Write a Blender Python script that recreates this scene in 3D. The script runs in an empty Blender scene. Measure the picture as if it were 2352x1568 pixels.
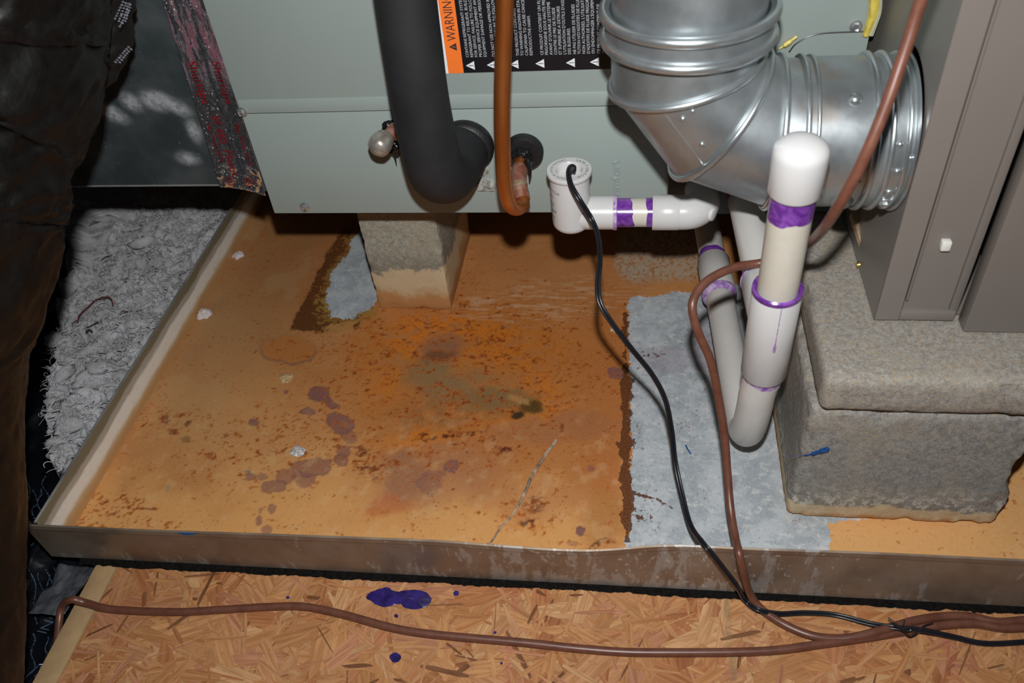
import bpy, bmesh, math, random
import numpy as np
from mathutils import Matrix, Vector

# ------------------------------------------------------------------ camera, world, flash, exposure
SC = bpy.context.scene
COL = SC.collection
FPX, PITCH, ROLL, YAW = 1931.698, 0.7487496, -0.1171459, 0.1990998
CAMP = np.array([0.0, 0.0, 0.68])


def _rx(a):
    return np.array([[1, 0, 0], [0, math.cos(a), -math.sin(a)], [0, math.sin(a), math.cos(a)]])


def _rz(a):
    return np.array([[math.cos(a), -math.sin(a), 0], [math.sin(a), math.cos(a), 0], [0, 0, 1]])


ROT = _rz(YAW) @ _rx(math.pi / 2 - PITCH) @ _rz(ROLL)      # camera axes: right, up, back
cam_d = bpy.data.cameras.new('camera')
cam = bpy.data.objects.new('camera', cam_d)
COL.objects.link(cam)
cam_d.sensor_width = 36.0
cam_d.lens = FPX / 2352 * 36.0
cam_d.clip_start = 0.01
cam_d.dof.use_dof = True
cam_d.dof.focus_distance = 0.86
cam_d.dof.aperture_fstop = 8.0
mw = Matrix.Identity(4)
for i in range(3):
    for j in range(3):
        mw[i][j] = ROT[i, j]
    mw[i][3] = CAMP[i]
cam.matrix_world = mw
SC.camera = cam

world = bpy.data.worlds.new('attic_dark')
SC.world = world
world.use_nodes = True
world.node_tree.nodes['Background'].inputs[0].default_value = (0.55, 0.75, 1.0, 1)
world.node_tree.nodes['Background'].inputs[1].default_value = 0.012

fl_d = bpy.data.lights.new('camera_flash', 'SPOT')          # the pop-up flash, above the lens
fl_d.energy = 26.0
fl_d.spot_size = math.radians(150)
fl_d.spot_blend = 1.0
fl_d.shadow_soft_size = 0.011
fl_d.color = (1.0, 1.0, 1.0)
flash = bpy.data.objects.new('camera_flash', fl_d)
COL.objects.link(flash)
fp = CAMP + ROT[:, 1] * 0.09 + ROT[:, 2] * 0.02
fm = mw.copy()
for i in range(3):
    fm[i][3] = fp[i]
flash.matrix_world = fm

SC.view_settings.view_transform = 'Standard'
SC.view_settings.look = 'None'
SC.view_settings.gamma = 1.0
SC.view_settings.use_curve_mapping = False
SC.view_settings.exposure = 0.0

# ------------------------------------------------------------------ helpers
rng = np.random.default_rng(7)
random.seed(7)


def ray(x, y):
    return ROT @ np.array([(x - 1176.0) / FPX, -(y - 784.0) / FPX, -1.0])


def atz(x, y, z):
    d = ray(x, y)
    return CAMP + d * ((z - CAMP[2]) / d[2])


def aty(x, y, Y):
    d = ray(x, y)
    return CAMP + d * (Y / d[1])


def atd(x, y, dist):
    return CAMP + ray(x, y) * dist


def to_px(P):
    v = (np.asarray(P) - CAMP) @ ROT
    return 1176 + FPX * v[:, 0] / -v[:, 2], 784 + FPX * v[:, 1] / v[:, 2]


def _hash(ix, iy, iz, seed):
    h = (ix.astype(np.int64) * 374761393 + iy.astype(np.int64) * 668265263 + iz.astype(np.int64) * 2147483647 + seed * 1274126177) & 0xFFFFFFFF
    h = ((h ^ (h >> 13)) * 1274126177) & 0xFFFFFFFF
    h = h ^ (h >> 16)
    return (h & 0xFFFFFF) / float(0xFFFFFF)


def vn(P, seed=0):
    P = np.asarray(P, float)
    i = np.floor(P).astype(np.int64)
    f = P - i
    f = f * f * f * (f * (f * 6 - 15) + 10)
    r = 0
    for dx in (0, 1):
        for dy in (0, 1):
            for dz in (0, 1):
                w = (f[:, 0] if dx else 1 - f[:, 0]) * (f[:, 1] if dy else 1 - f[:, 1]) * (f[:, 2] if dz else 1 - f[:, 2])
                r = r + w * _hash(i[:, 0] + dx, i[:, 1] + dy, i[:, 2] + dz, seed)
    return r


def fbm(P, octv=4, seed=0, gain=0.5):
    P = np.asarray(P, float)
    a, s, t = 1.0, 0, 0
    for o in range(octv):
        s = s + a * vn(P * (2 ** o) + 17.3 * o, seed + o)
        t += a
        a *= gain
    return s / t


def link(o, parent=None):
    COL.objects.link(o)
    if parent is not None:
        o.parent = parent
        o.matrix_parent_inverse = parent.matrix_world.inverted()
    return o


def tag(o, label=None, cat=None, group=None, kind=None):
    if label:
        o['label'] = label
    if cat:
        o['category'] = cat
    if group:
        o['group'] = group
    if kind:
        o['kind'] = kind
    return o


def root(name, loc, label, cat, group=None):
    o = bpy.data.objects.new(name, None)
    o.empty_display_size = 0.02
    o.matrix_world = Matrix.Translation(Vector(loc))
    COL.objects.link(o)
    bpy.context.view_layer.update()
    return tag(o, label, cat, group)


def mk(name, geo, mat, parent=None, smooth=True, auto=None):
    v, f = geo
    me = bpy.data.meshes.new(name)
    me.from_pydata([tuple(map(float, p)) for p in v], [], [tuple(int(i) for i in q) for q in f])
    me.update()
    bm = bmesh.new()
    bm.from_mesh(me)
    bmesh.ops.recalc_face_normals(bm, faces=bm.faces)
    bm.to_mesh(me)
    bm.free()
    if smooth:
        me.polygons.foreach_set('use_smooth', [True] * len(me.polygons))
        me.set_sharp_from_angle(angle=math.radians(auto if auto else 40))
    me.materials.append(mat)
    o = bpy.data.objects.new(name, me)
    return link(o, parent)


def join(*geos):
    V, F = [], []
    for v, f in geos:
        n = len(V)
        V.extend([tuple(p) for p in v])
        F.extend([tuple(i + n for i in q) for q in f])
    return V, F


def catmull(P, n=8):
    P = np.asarray(P, float)
    P = np.vstack([2 * P[0] - P[1], P, 2 * P[-1] - P[-2]])
    out = []
    for i in range(1, len(P) - 2):
        p0, p1, p2, p3 = P[i - 1], P[i], P[i + 1], P[i + 2]
        for k in range(n):
            t = k / n
            out.append(0.5 * (2 * p1 + (p2 - p0) * t + (2 * p0 - 5 * p1 + 4 * p2 - p3) * t * t + (3 * p1 - p0 - 3 * p2 + p3) * t ** 3))
    out.append(P[-2])
    return np.array(out)


def frames(P, closed=False):
    P = np.asarray(P, float)
    n = len(P)
    if closed:
        T = np.roll(P, -1, 0) - np.roll(P, 1, 0)
    else:
        T = np.gradient(P, axis=0)
    T /= np.linalg.norm(T, axis=1)[:, None] + 1e-12
    up = np.array([0, 0, 1.0]) if abs(T[0][2]) < 0.9 else np.array([0, 1.0, 0])
    N = np.zeros_like(P)
    a = np.cross(T[0], up)
    N[0] = a / np.linalg.norm(a)
    for i in range(1, n):
        a = N[i - 1] - T[i] * np.dot(N[i - 1], T[i])
        N[i] = a / (np.linalg.norm(a) + 1e-12)
    return T, N, np.cross(T, N)


def sweep(P, r, seg=12, caps=True, closed=False):
    P = np.asarray(P, float)
    T, N, B = frames(P, closed)
    n = len(P)
    r = np.full(n, r) if np.isscalar(r) else np.asarray(r)
    a = np.arange(seg) * 2 * math.pi / seg
    V = (P[:, None, :] + r[:, None, None] * (np.cos(a)[None, :, None] * N[:, None, :] + np.sin(a)[None, :, None] * B[:, None, :])).reshape(-1, 3)
    F = []
    for i in range(n if closed else n - 1):
        i2 = (i + 1) % n
        for j in range(seg):
            j2 = (j + 1) % seg
            F.append((i * seg + j, i * seg + j2, i2 * seg + j2, i2 * seg + j))
    V = list(map(tuple, V))
    if caps and not closed:
        F.append(tuple(range(seg))[::-1])
        F.append(tuple((n - 1) * seg + j for j in range(seg)))
    return V, F


def lathe(o, axis, prof, seg=32, closed=False):
    """prof: list of (radius, distance along axis)"""
    o = np.asarray(o, float)
    ax = np.asarray(axis, float)
    ax = ax / np.linalg.norm(ax)
    up = np.array([0, 0, 1.0]) if abs(ax[2]) < 0.9 else np.array([1.0, 0, 0])
    u = np.cross(ax, up)
    u /= np.linalg.norm(u)
    w = np.cross(ax, u)
    V, F, rings = [], [], []
    for r, t in prof:
        if r < 1e-7:
            rings.append([len(V)])
            V.append(tuple(o + ax * t))
        else:
            rings.append(list(range(len(V), len(V) + seg)))
            for j in range(seg):
                a = 2 * math.pi * j / seg
                V.append(tuple(o + ax * t + r * (math.cos(a) * u + math.sin(a) * w)))
    pairs = list(zip(rings[:-1], rings[1:]))
    if closed:
        pairs.append((rings[-1], rings[0]))
    for A, Bq in pairs:
        if len(A) == 1 and len(Bq) == 1:
            continue
        for j in range(seg):
            j2 = (j + 1) % seg
            if len(A) == 1:
                F.append((A[0], Bq[j2], Bq[j]))
            elif len(Bq) == 1:
                F.append((A[j], A[j2], Bq[0]))
            else:
                F.append((A[j], A[j2], Bq[j2], Bq[j]))
    return V, F


def tubewall(o, axis, r, L, wall=0.002, seg=32, ch=0.0006):
    """open hollow pipe piece"""
    return lathe(o, axis, [(r - ch, 0), (r, ch), (r, L - ch), (r - ch, L), (r - wall, L), (r - wall, 0)], seg, closed=True)


def solidcyl(o, axis, r, L, seg=32, ch=0.0006):
    return lathe(o, axis, [(0, 0), (r - ch, 0), (r, ch), (r, L - ch), (r - ch, L), (0, L)], seg)


def box(x0, x1, y0, y1, z0, z1, bev=0.0, seg=2):
    bm = bmesh.new()
    bmesh.ops.create_cube(bm, size=1.0)
    for v in bm.verts:
        v.co = Vector(((x0 + x1) / 2 + v.co.x * (x1 - x0), (y0 + y1) / 2 + v.co.y * (y1 - y0), (z0 + z1) / 2 + v.co.z * (z1 - z0)))
    if bev > 0:
        bmesh.ops.bevel(bm, geom=bm.edges[:], offset=bev, segments=seg, affect='EDGES', profile=0.5)
    bm.verts.index_update()
    V = [tuple(v.co) for v in bm.verts]
    F = [tuple(v.index for v in f.verts) for f in bm.faces]
    bm.free()
    return V, F


def grid(xs, ys, fn):
    xs = np.asarray(xs, float)
    ys = np.asarray(ys, float)
    nx, ny = len(xs), len(ys)
    X, Y = np.meshgrid(xs, ys)
    V = fn(X.ravel(), Y.ravel())
    idx = np.arange(nx * ny).reshape(ny, nx)
    F = np.stack([idx[:-1, :-1], idx[:-1, 1:], idx[1:, 1:], idx[1:, :-1]], -1).reshape(-1, 4)
    return V, F


def rough_block(c, h, step=0.006, r=0.006, amp=0.0012, seed=3):
    """concrete block: finely cut box, edges rounded and surface uneven"""
    c = np.asarray(c, float)
    h = np.asarray(h, float)
    V, F = [], []
    for ax in range(3):
        a, b = [(1, 2), (2, 0), (0, 1)][ax]
        na, nb = max(2, int(2 * h[a] / step)), max(2, int(2 * h[b] / step))
        for s in (-1, 1):
            A, B = np.meshgrid(np.linspace(-h[a], h[a], na + 1), np.linspace(-h[b], h[b], nb + 1), indexing='ij')
            P = np.zeros((A.size, 3))
            P[:, ax] = s * h[ax]
            P[:, a] = A.ravel()
            P[:, b] = B.ravel()
            n = len(V)
            V.extend(P.tolist())
            idx = np.arange(A.size).reshape(na + 1, nb + 1) + n
            F.extend(np.stack([idx[:-1, :-1], idx[1:, :-1], idx[1:, 1:], idx[:-1, 1:]], -1).reshape(-1, 4).tolist())
    P = np.array(V)
    q = np.clip(P, -(h - r), h - r)
    d = P - q
    ln = np.linalg.norm(d, axis=1)[:, None]
    d = d / ln
    edge = ((np.abs(P) > (h - 1.5 * r)).sum(1) >= 2)
    nz = (fbm((P + c) * 260, 3, seed) - 0.5) * 1.3 * amp
    chip = np.where(edge, -np.maximum(0, fbm((P + c) * 60, 3, seed + 9) - 0.52) * 10 * amp, 0)
    P = q + d * r + d * (nz + chip)[:, None] + c
    # merge doubled edge vertices
    bm = bmesh.new()
    me = bpy.data.meshes.new('t')
    me.from_pydata([tuple(p) for p in P], [], [tuple(f) for f in F])
    bm.from_mesh(me)
    bmesh.ops.remove_doubles(bm, verts=bm.verts, dist=1e-5)
    bm.verts.index_update()
    V = [tuple(v.co) for v in bm.verts]
    F = [tuple(v.index for v in f.verts) for f in bm.faces]
    bm.free()
    bpy.data.meshes.remove(me)
    return V, F


_tc = {}


def text2d(s, size=1.0):
    """flat outline-filled lettering as (verts2d, faces, width)"""
    if s not in _tc:
        cu = bpy.data.curves.new('t', 'FONT')
        cu.body = s
        cu.size = 1.0
        cu.resolution_u = 2
        cu.fill_mode = 'FRONT'
        o = bpy.data.objects.new('t', cu)
        COL.objects.link(o)
        dg = bpy.context.evaluated_depsgraph_get()
        dg.update()
        me = bpy.data.meshes.new_from_object(o.evaluated_get(dg))
        v = np.array([tuple(p.co)[:2] for p in me.vertices]) if len(me.vertices) else np.zeros((0, 2))
        f = [tuple(p.vertices) for p in me.polygons]
        bpy.data.objects.remove(o)
        bpy.data.curves.remove(cu)
        bpy.data.meshes.remove(me)
        _tc[s] = (v, f)
    v, f = _tc[s]
    return v * size, f, (v[:, 0].max() * size if len(v) else 0)


def place2d(v2, f, o, u, w):
    o, u, w = (np.asarray(a, float) for a in (o, u, w))
    return [tuple(o + a * u + b * w) for a, b in v2], f


def hexscrew(o, axis, r=0.0042):
    return join(lathe(o, axis, [(0, 0), (r * 1.5, 0), (r * 1.5, 0.0008), (r, 0.0012), (0, 0.0012)], 20),
                lathe(np.asarray(o) + np.asarray(axis, float) * 0.001, axis, [(0, 0), (r, 0), (r, 0.0028), (r * 0.8, 0.0034), (r * 0.55, 0.0028), (0, 0.0028)], 6))


# ------------------------------------------------------------------ node helpers and materials
class NT:
    def __init__(s, name):
        s.m = bpy.data.materials.new(name)
        s.m.use_nodes = True
        s.t = s.m.node_tree
        s.b = s.t.nodes['Principled BSDF']
        s.geo = None

    def n(s, typ, **kw):
        nd = s.t.nodes.new(typ)
        for k, v in kw.items():
            setattr(nd, k, v)
        return nd

    def put(s, sock, v):
        if isinstance(v, bpy.types.NodeSocket):
            s.t.links.new(v, sock)
        elif isinstance(v, (tuple, list)):
            sock.default_value = tuple(v) + (1,) * (len(sock.default_value) - len(v))
        else:
            sock.default_value = v

    def pos(s):
        return s.n('ShaderNodeNewGeometry').outputs['Position']

    def gen(s):
        return s.n('ShaderNodeTexCoord').outputs['Object']

    def mapv(s, vec, scale=(1, 1, 1), rot=(0, 0, 0), loc=(0, 0, 0)):
        m = s.n('ShaderNodeMapping')
        s.put(m.inputs['Vector'], vec)
        m.inputs['Scale'].default_value = scale
        m.inputs['Rotation'].default_value = rot
        m.inputs['Location'].default_value = loc
        return m.outputs[0]

    def noise(s, scale, detail=4, rough=0.55, vec=None, dist=0.0, col=False):
        nd = s.n('ShaderNodeTexNoise')
        s.put(nd.inputs['Vector'], vec if vec is not None else s.gen())
        nd.inputs['Scale'].default_value = scale
        nd.inputs['Detail'].default_value = detail
        nd.inputs['Roughness'].default_value = rough
        nd.inputs['Distortion'].default_value = dist
        return nd.outputs['Color' if col else 'Fac']

    def voro(s, scale, vec=None, feature='F1', out='Distance', rand=1.0):
        nd = s.n('ShaderNodeTexVoronoi', feature=feature)
        s.put(nd.inputs['Vector'], vec if vec is not None else s.gen())
        nd.inputs['Scale'].default_value = scale
        nd.inputs['Randomness'].default_value = rand
        return nd.outputs[out]

    def math(s, op, a, b=0.0, c=None, clamp=False):
        nd = s.n('ShaderNodeMath', operation=op, use_clamp=clamp)
        s.put(nd.inputs[0], a)
        s.put(nd.inputs[1], b)
        if c is not None:
            s.put(nd.inputs[2], c)
        return nd.outputs[0]

    def step(s, v, lo, hi, a=0.0, b=1.0):
        nd = s.n('ShaderNodeMapRange', interpolation_type='SMOOTHSTEP')
        s.put(nd.inputs['Value'], v)
        nd.inputs['From Min'].default_value = lo
        nd.inputs['From Max'].default_value = hi
        nd.inputs['To Min'].default_value = a
        nd.inputs['To Max'].default_value = b
        return nd.outputs[0]

    def mix(s, f, a, b, mode='MIX'):
        nd = s.n('ShaderNodeMix', data_type='RGBA', blend_type=mode)
        s.put(nd.inputs[0], f)
        s.put(nd.inputs[6], a)
        s.put(nd.inputs[7], b)
        return nd.outputs[2]

    def attr(s, name):
        nd = s.n('ShaderNodeAttribute', attribute_name=name)
        return nd

    def sep(s, colr):
        nd = s.n('ShaderNodeSeparateColor')
        s.put(nd.inputs[0], colr)
        return nd.outputs

    def sepxyz(s, v):
        nd = s.n('ShaderNodeSeparateXYZ')
        s.put(nd.inputs[0], v)
        return nd.outputs

    def bump(s, h, strength=0.3, dist=0.001):
        nd = s.n('ShaderNodeBump')
        nd.inputs['Strength'].default_value = strength
        nd.inputs['Distance'].default_value = dist
        s.put(nd.inputs['Height'], h)
        s.put(s.b.inputs['Normal'], nd.outputs[0])

    def set(s, **kw):
        for k, v in kw.items():
            s.put(s.b.inputs[{'color': 'Base Color', 'rough': 'Roughness', 'metal': 'Metallic', 'spec': 'Specular IOR Level',
                              'coat': 'Coat Weight', 'trans': 'Transmission Weight', 'alpha': 'Alpha', 'aniso': 'Anisotropic',
                              'sheen': 'Sheen Weight'}[k]], v)
        return s.m


def srgb(r, g, b):
    f = lambda c: (c / 255 / 12.92) if c / 255 <= 0.04045 else ((c / 255 + 0.055) / 1.055) ** 2.4
    return (f(r), f(g), f(b))


MAT = {}


def simple(name, color, rough=0.5, metal=0.0, var=0.15, scale=60, bump=0.0, spec=0.5, bscale=400):
    t = NT(name)
    n = t.noise(scale, 4)
    c2 = tuple(max(0, c * (1 - var)) for c in color)
    c3 = tuple(min(1, c * (1 + var)) for c in color)
    t.set(color=t.mix(t.step(n, 0.3, 0.7), c2, c3), rough=rough, metal=metal, spec=spec)
    if bump:
        t.bump(t.noise(bscale, 3), bump, 0.001)
    MAT[name] = t.m
    return t.m


simple('cabinet_paint', (0.30, 0.355, 0.335), 0.42, var=0.02, scale=9, bump=0.02)
simple('furnace_paint', (0.19, 0.166, 0.148), 0.45, var=0.03, scale=9, bump=0.03)
simple('furnace_side_paint', (0.20, 0.185, 0.165), 0.36, var=0.03, scale=9)
simple('black_foam', (0.016, 0.0165, 0.018), 0.62, var=0.2, scale=30, bump=0.1, spec=0.35)
simple('black_putty', (0.008, 0.008, 0.009), 0.18, var=0.3, scale=150, bump=0.5, bscale=180)
simple('black_rubber', (0.010, 0.010, 0.011), 0.5, var=0.3, scale=90, bump=0.3)
simple('black_wire', (0.011, 0.012, 0.016), 0.3, var=0.2, scale=60)
simple('pvc_white', (0.60, 0.60, 0.595), 0.27, var=0.015, scale=40)
simple('pvc_pipe', (0.60, 0.57, 0.49), 0.30, var=0.05, scale=35)
simple('pvc_grey_white', (0.60, 0.585, 0.555), 0.33, var=0.03, scale=35)
simple('zinc_screw', (0.62, 0.64, 0.64), 0.25, metal=0.85, var=0.1, scale=300)
simple('white_plastic', (0.72, 0.72, 0.66), 0.4, var=0.02)
simple('label_white', (0.74, 0.77, 0.80), 0.35, var=0.01)
simple('label_orange', (0.88, 0.19, 0.03), 0.35, var=0.01)
simple('label_black', (0.009, 0.009, 0.012), 0.3, var=0.01)
simple('print_grey', (0.46, 0.48, 0.50), 0.4, var=0.05)
simple('print_faint', (0.17, 0.17, 0.20), 0.4, var=0.4, scale=300)
simple('print_dark', (0.03, 0.03, 0.035), 0.4, var=0.05)
simple('print_red', (0.22, 0.008, 0.014), 0.4, var=0.35, scale=160)
simple('print_blue', (0.055, 0.085, 0.13), 0.35, var=0.3, scale=300)
simple('shim_wood', (0.36, 0.25, 0.15), 0.7, var=0.25, scale=90, bump=0.3)
simple('brass', (0.75, 0.48, 0.12), 0.25, metal=0.9)
simple('yellow_tape', (0.55, 0.44, 0.08), 0.45, var=0.25, scale=90)
simple('blue_ink', (0.008, 0.06, 0.22), 0.4, var=0.3, scale=200)
simple('violet_ink', (0.022, 0.012, 0.12), 0.38, var=0.45, scale=120)
simple('red_twig', (0.13, 0.028, 0.016), 0.55, var=0.4, scale=200)
simple('dark_twig', (0.035, 0.026, 0.016), 0.6, var=0.4, scale=200)
simple('pale_stalk', (0.36, 0.27, 0.19), 0.6, var=0.6, scale=130, bump=0.4)
simple('drain_plate_plastic', (0.016, 0.014, 0.013), 0.35, var=0.2)
simple('dark_ground', (0.03, 0.027, 0.023), 0.9, var=0.3, scale=20)
simple('back_boards', (0.05, 0.036, 0.025), 0.85, var=0.3, scale=12)
simple('fluff_scrap', (0.62, 0.56, 0.55), 0.85, var=0.2, scale=300, bump=0.6)


def m_primer():
    t = NT('purple_primer')
    n = t.noise(110, 4, 0.6, dist=0.8)
    t.set(color=t.mix(t.step(n, 0.3, 0.72), (0.095, 0.018, 0.21), (0.26, 0.085, 0.44)), rough=0.22)
    MAT['purple_primer'] = t.m
    t = NT('purple_primer_thin')
    n = t.noise(160, 4, 0.6, dist=0.8)
    t.set(color=t.mix(t.step(n, 0.3, 0.72), (0.24, 0.09, 0.38), (0.60, 0.48, 0.68)), rough=0.22)
    MAT['purple_primer_thin'] = t.m


m_primer()


def m_galv(name, base=(0.42, 0.45, 0.46), metal=0.75, rough=0.36, var=0.25, tan=0.0):
    t = NT(name)
    sp = t.voro(85, out='Color')
    sv = t.sep(sp)[0]
    n = t.noise(14, 5, 0.6)
    st = t.noise(7, 3, 0.5, vec=t.mapv(t.gen(), (3, 3, 0.7)))
    c = t.mix(t.step(n, 0.3, 0.7), tuple(x * (1 - var) for x in base), tuple(x * (1 + var) for x in base))
    c = t.mix(t.math('MULTIPLY', sv, 0.22), c, tuple(x * 1.3 for x in base))
    if tan:
        c = t.mix(t.step(st, 0.55, 0.7, 0, tan), c, (0.30, 0.19, 0.11))  # tan patches paint the pan's reflection into the metal colour
    t.set(color=c, metal=metal, rough=t.step(t.noise(25, 4), 0.3, 0.7, rough - 0.08, rough + 0.1))
    t.bump(t.noise(35, 2), 0.05, 0.002)
    MAT[name] = t.m


m_galv('galvanised_duct', (0.385, 0.42, 0.435), 0.80, 0.36, 0.2, tan=0.4)
m_galv('galvanised_bead', (0.50, 0.54, 0.55), 0.85, 0.30, 0.12)
m_galv('galvanised_dull', (0.30, 0.31, 0.30), 0.55, 0.5, 0.3)


def m_copper():
    t = NT('copper_tube')
    n = t.noise(45, 4, 0.6, vec=t.mapv(t.gen(), (1, 1, 0.25)))
    c = t.mix(t.step(n, 0.3, 0.72), (0.40, 0.11, 0.020), (0.62, 0.22, 0.06))
    t.set(color=c, metal=0.85, rough=t.step(n, 0.2, 0.8, 0.46, 0.36))
    MAT['copper_tube'] = t.m
    t = NT('copper_joint')
    n = t.noise(120, 4, 0.6)
    c = t.mix(t.step(n, 0.35, 0.65), (0.26, 0.085, 0.05), (0.36, 0.20, 0.15))
    t.set(color=c, metal=0.35, rough=0.45)
    t.bump(n, 0.3, 0.001)
    MAT['copper_joint'] = t.m


m_copper()


def m_cable():
    t = NT('brown_cable_jacket')
    n = t.noise(90, 3, 0.6)
    c = t.mix(t.step(n, 0.3, 0.7), (0.115, 0.042, 0.026), (0.155, 0.060, 0.038))
    t.set(color=c, rough=0.36)
    t.bump(t.noise(30, 2), 0.1, 0.002)
    MAT['brown_cable_jacket'] = t.m


m_cable()


def m_concrete(name, tint=(0.31, 0.305, 0.28), zst=0.0, amt=1.0, warm=0.0):
    """grey block concrete; zst = height of the rusty water stain along its foot"""
    t = NT(name)
    P = t.pos()
    big = t.noise(14, 4, 0.6, vec=P)
    mid = t.noise(210, 4, 0.75, vec=P)
    fine = t.noise(620, 3, 0.75, vec=P)
    c = t.mix(t.step(mid, 0.3, 0.7), tuple(x * 0.70 for x in tint), tuple(x * 1.22 for x in tint))
    c = t.mix(t.step(big, 0.45, 0.68, 0, 0.5), c, (0.35, 0.305, 0.23))
    c = t.mix(t.step(fine, 0.55, 0.70, 0, 0.7), c, (0.52, 0.50, 0.45))
    c = t.mix(t.step(fine, 0.43, 0.30, 0, 0.75), c, (0.10, 0.095, 0.08))
    sand = t.noise(260, 2, 0.5, vec=P)
    c = t.mix(t.step(sand, 0.58, 0.66, 0, 0.45), c, (0.40, 0.28, 0.15))
    if zst > 0:
        z = t.sepxyz(P)[2]
        wob = t.math('MULTIPLY', t.math('SUBTRACT', t.noise(26, 5, 0.7, vec=P), 0.5), zst * 1.0)
        zz = t.math('ADD', z, wob)
        c = t.mix(t.step(zz, zst * 1.45, zst * 0.95, 0, 0.55 * amt), c, (0.17, 0.15, 0.115))
        ef = t.math('MULTIPLY', t.step(zz, zst * 2.6, zst * 1.2), t.step(t.noise(140, 3, 0.7, vec=P), 0.48, 0.58))
        c = t.mix(t.math('MULTIPLY', ef, 0.55 * (1.0 if zst < 0.05 else 0.25)), c, (0.62, 0.59, 0.52))
        c = t.mix(t.step(zz, zst * 0.98, zst * 0.86, 0, 0.9 * amt), c, (0.60, 0.46, 0.28))
        c = t.mix(t.step(zz, zst * 0.55, zst * 0.22, 0, 0.9 * amt), c, (0.44, 0.20, 0.065))
    t.set(color=c, rough=0.95, spec=0.1)
    t.bump(t.math('ADD', t.math('MULTIPLY', fine, 1.0), t.math('MULTIPLY', mid, 0.5)), 0.6, 0.0010)
    MAT[name] = t.m


m_concrete('concrete_slab', (0.31, 0.285, 0.25))
m_concrete('concrete_block_stained', (0.275, 0.262, 0.242), zst=0.024, amt=0.85)
m_concrete('concrete_pier', (0.32, 0.31, 0.25), zst=0.068)

# ------------------------------------------------------------------ structure: ground, back wall, board floor
OZ = -0.012                                                       # top of the board floor


def setstruct(o):
    o['kind'] = 'structure'
    return o


gnd = mk('floor_attic_base', box(-2.2, 2.2, -0.8, 2.2, -0.16, -0.14), MAT['dark_ground'])
tag(setstruct(gnd), 'dark attic base far below the boards', 'floor')
wb = mk('wall_back', box(-2.2, 2.2, 2.2, 2.24, -0.16, 1.6), MAT['back_boards'])
tag(setstruct(wb), 'dark back wall in shadow behind the grey cabinet', 'wall')


def m_osb():
    t = NT('osb_flakes')
    uv = t.n('ShaderNodeUVMap').outputs[0]
    base = t.attr('flake_col').outputs['Color']
    rnd = t.attr('flake_col').outputs['Alpha']
    off = t.n('ShaderNodeCombineXYZ')
    t.put(off.inputs[2], t.math('MULTIPLY', rnd, 50.0))
    v = t.n('ShaderNodeVectorMath', operation='ADD')
    t.put(v.inputs[0], uv)
    t.put(v.inputs[1], off.outputs[0])
    g1 = t.noise(1.0, 5, 0.65, vec=t.mapv(v.outputs[0], (22, 330, 1)), dist=0.4)
    g2 = t.noise(1.0, 3, 0.6, vec=t.mapv(v.outputs[0], (45, 900, 1)))
    c = t.mix(t.step(g1, 0.32, 0.68), t.mix(1.0, base, (0.66, 0.56, 0.50), 'MULTIPLY'), base)
    c = t.mix(t.step(g2, 0.62, 0.78, 0, 0.55), c, t.mix(1.0, base, (0.46, 0.34, 0.28), 'MULTIPLY'))
    c = t.mix(t.step(t.noise(9, 4, 0.6, vec=t.pos()), 0.5, 0.75, 0, 0.35), c, (0.33, 0.135, 0.06))
    px_ = t.sepxyz(t.pos())[0]
    wob = t.math('MULTIPLY', t.math('SUBTRACT', t.noise(14, 3, vec=t.pos()), 0.5), 0.012)
    for x0, wd, al, cc in ((-0.103, 0.0045, 0.30, (0.42, 0.10, 0.085)), (0.262, 0.0060, 0.30, (0.40, 0.09, 0.075)), (0.086, 0.0038, 0.55, (0.24, 0.16, 0.085))):
        dd = t.math('ABSOLUTE', t.math('SUBTRACT', t.math('ADD', px_, wob), x0))
        c = t.mix(t.math('MULTIPLY', t.step(dd, wd, wd * 0.3), t.step(t.noise(60, 3, vec=t.pos()), 0.40, 0.55, al * 0.3, al)), c, cc)
    t.set(color=c, rough=t.step(g1, 0.3, 0.7, 0.5, 0.72), spec=0.3)
    t.bump(t.math('ADD', g1, g2), 0.25, 0.0005)
    MAT['osb_flakes'] = t.m


m_osb()
simple('osb_core', (0.38, 0.20, 0.085), 0.8, var=0.3, scale=70, bump=0.3)
simple('joist_wood', (0.44, 0.29, 0.145), 0.7, var=0.08, scale=60, bump=0.2)

floor = mk('floor', box(-0.500, 1.1, -0.5, 0.42, OZ - 0.012, OZ - 0.0003), MAT['osb_core'])
tag(setstruct(floor), 'oriented strand board floor in front of the drain pan', 'floor')


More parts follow.
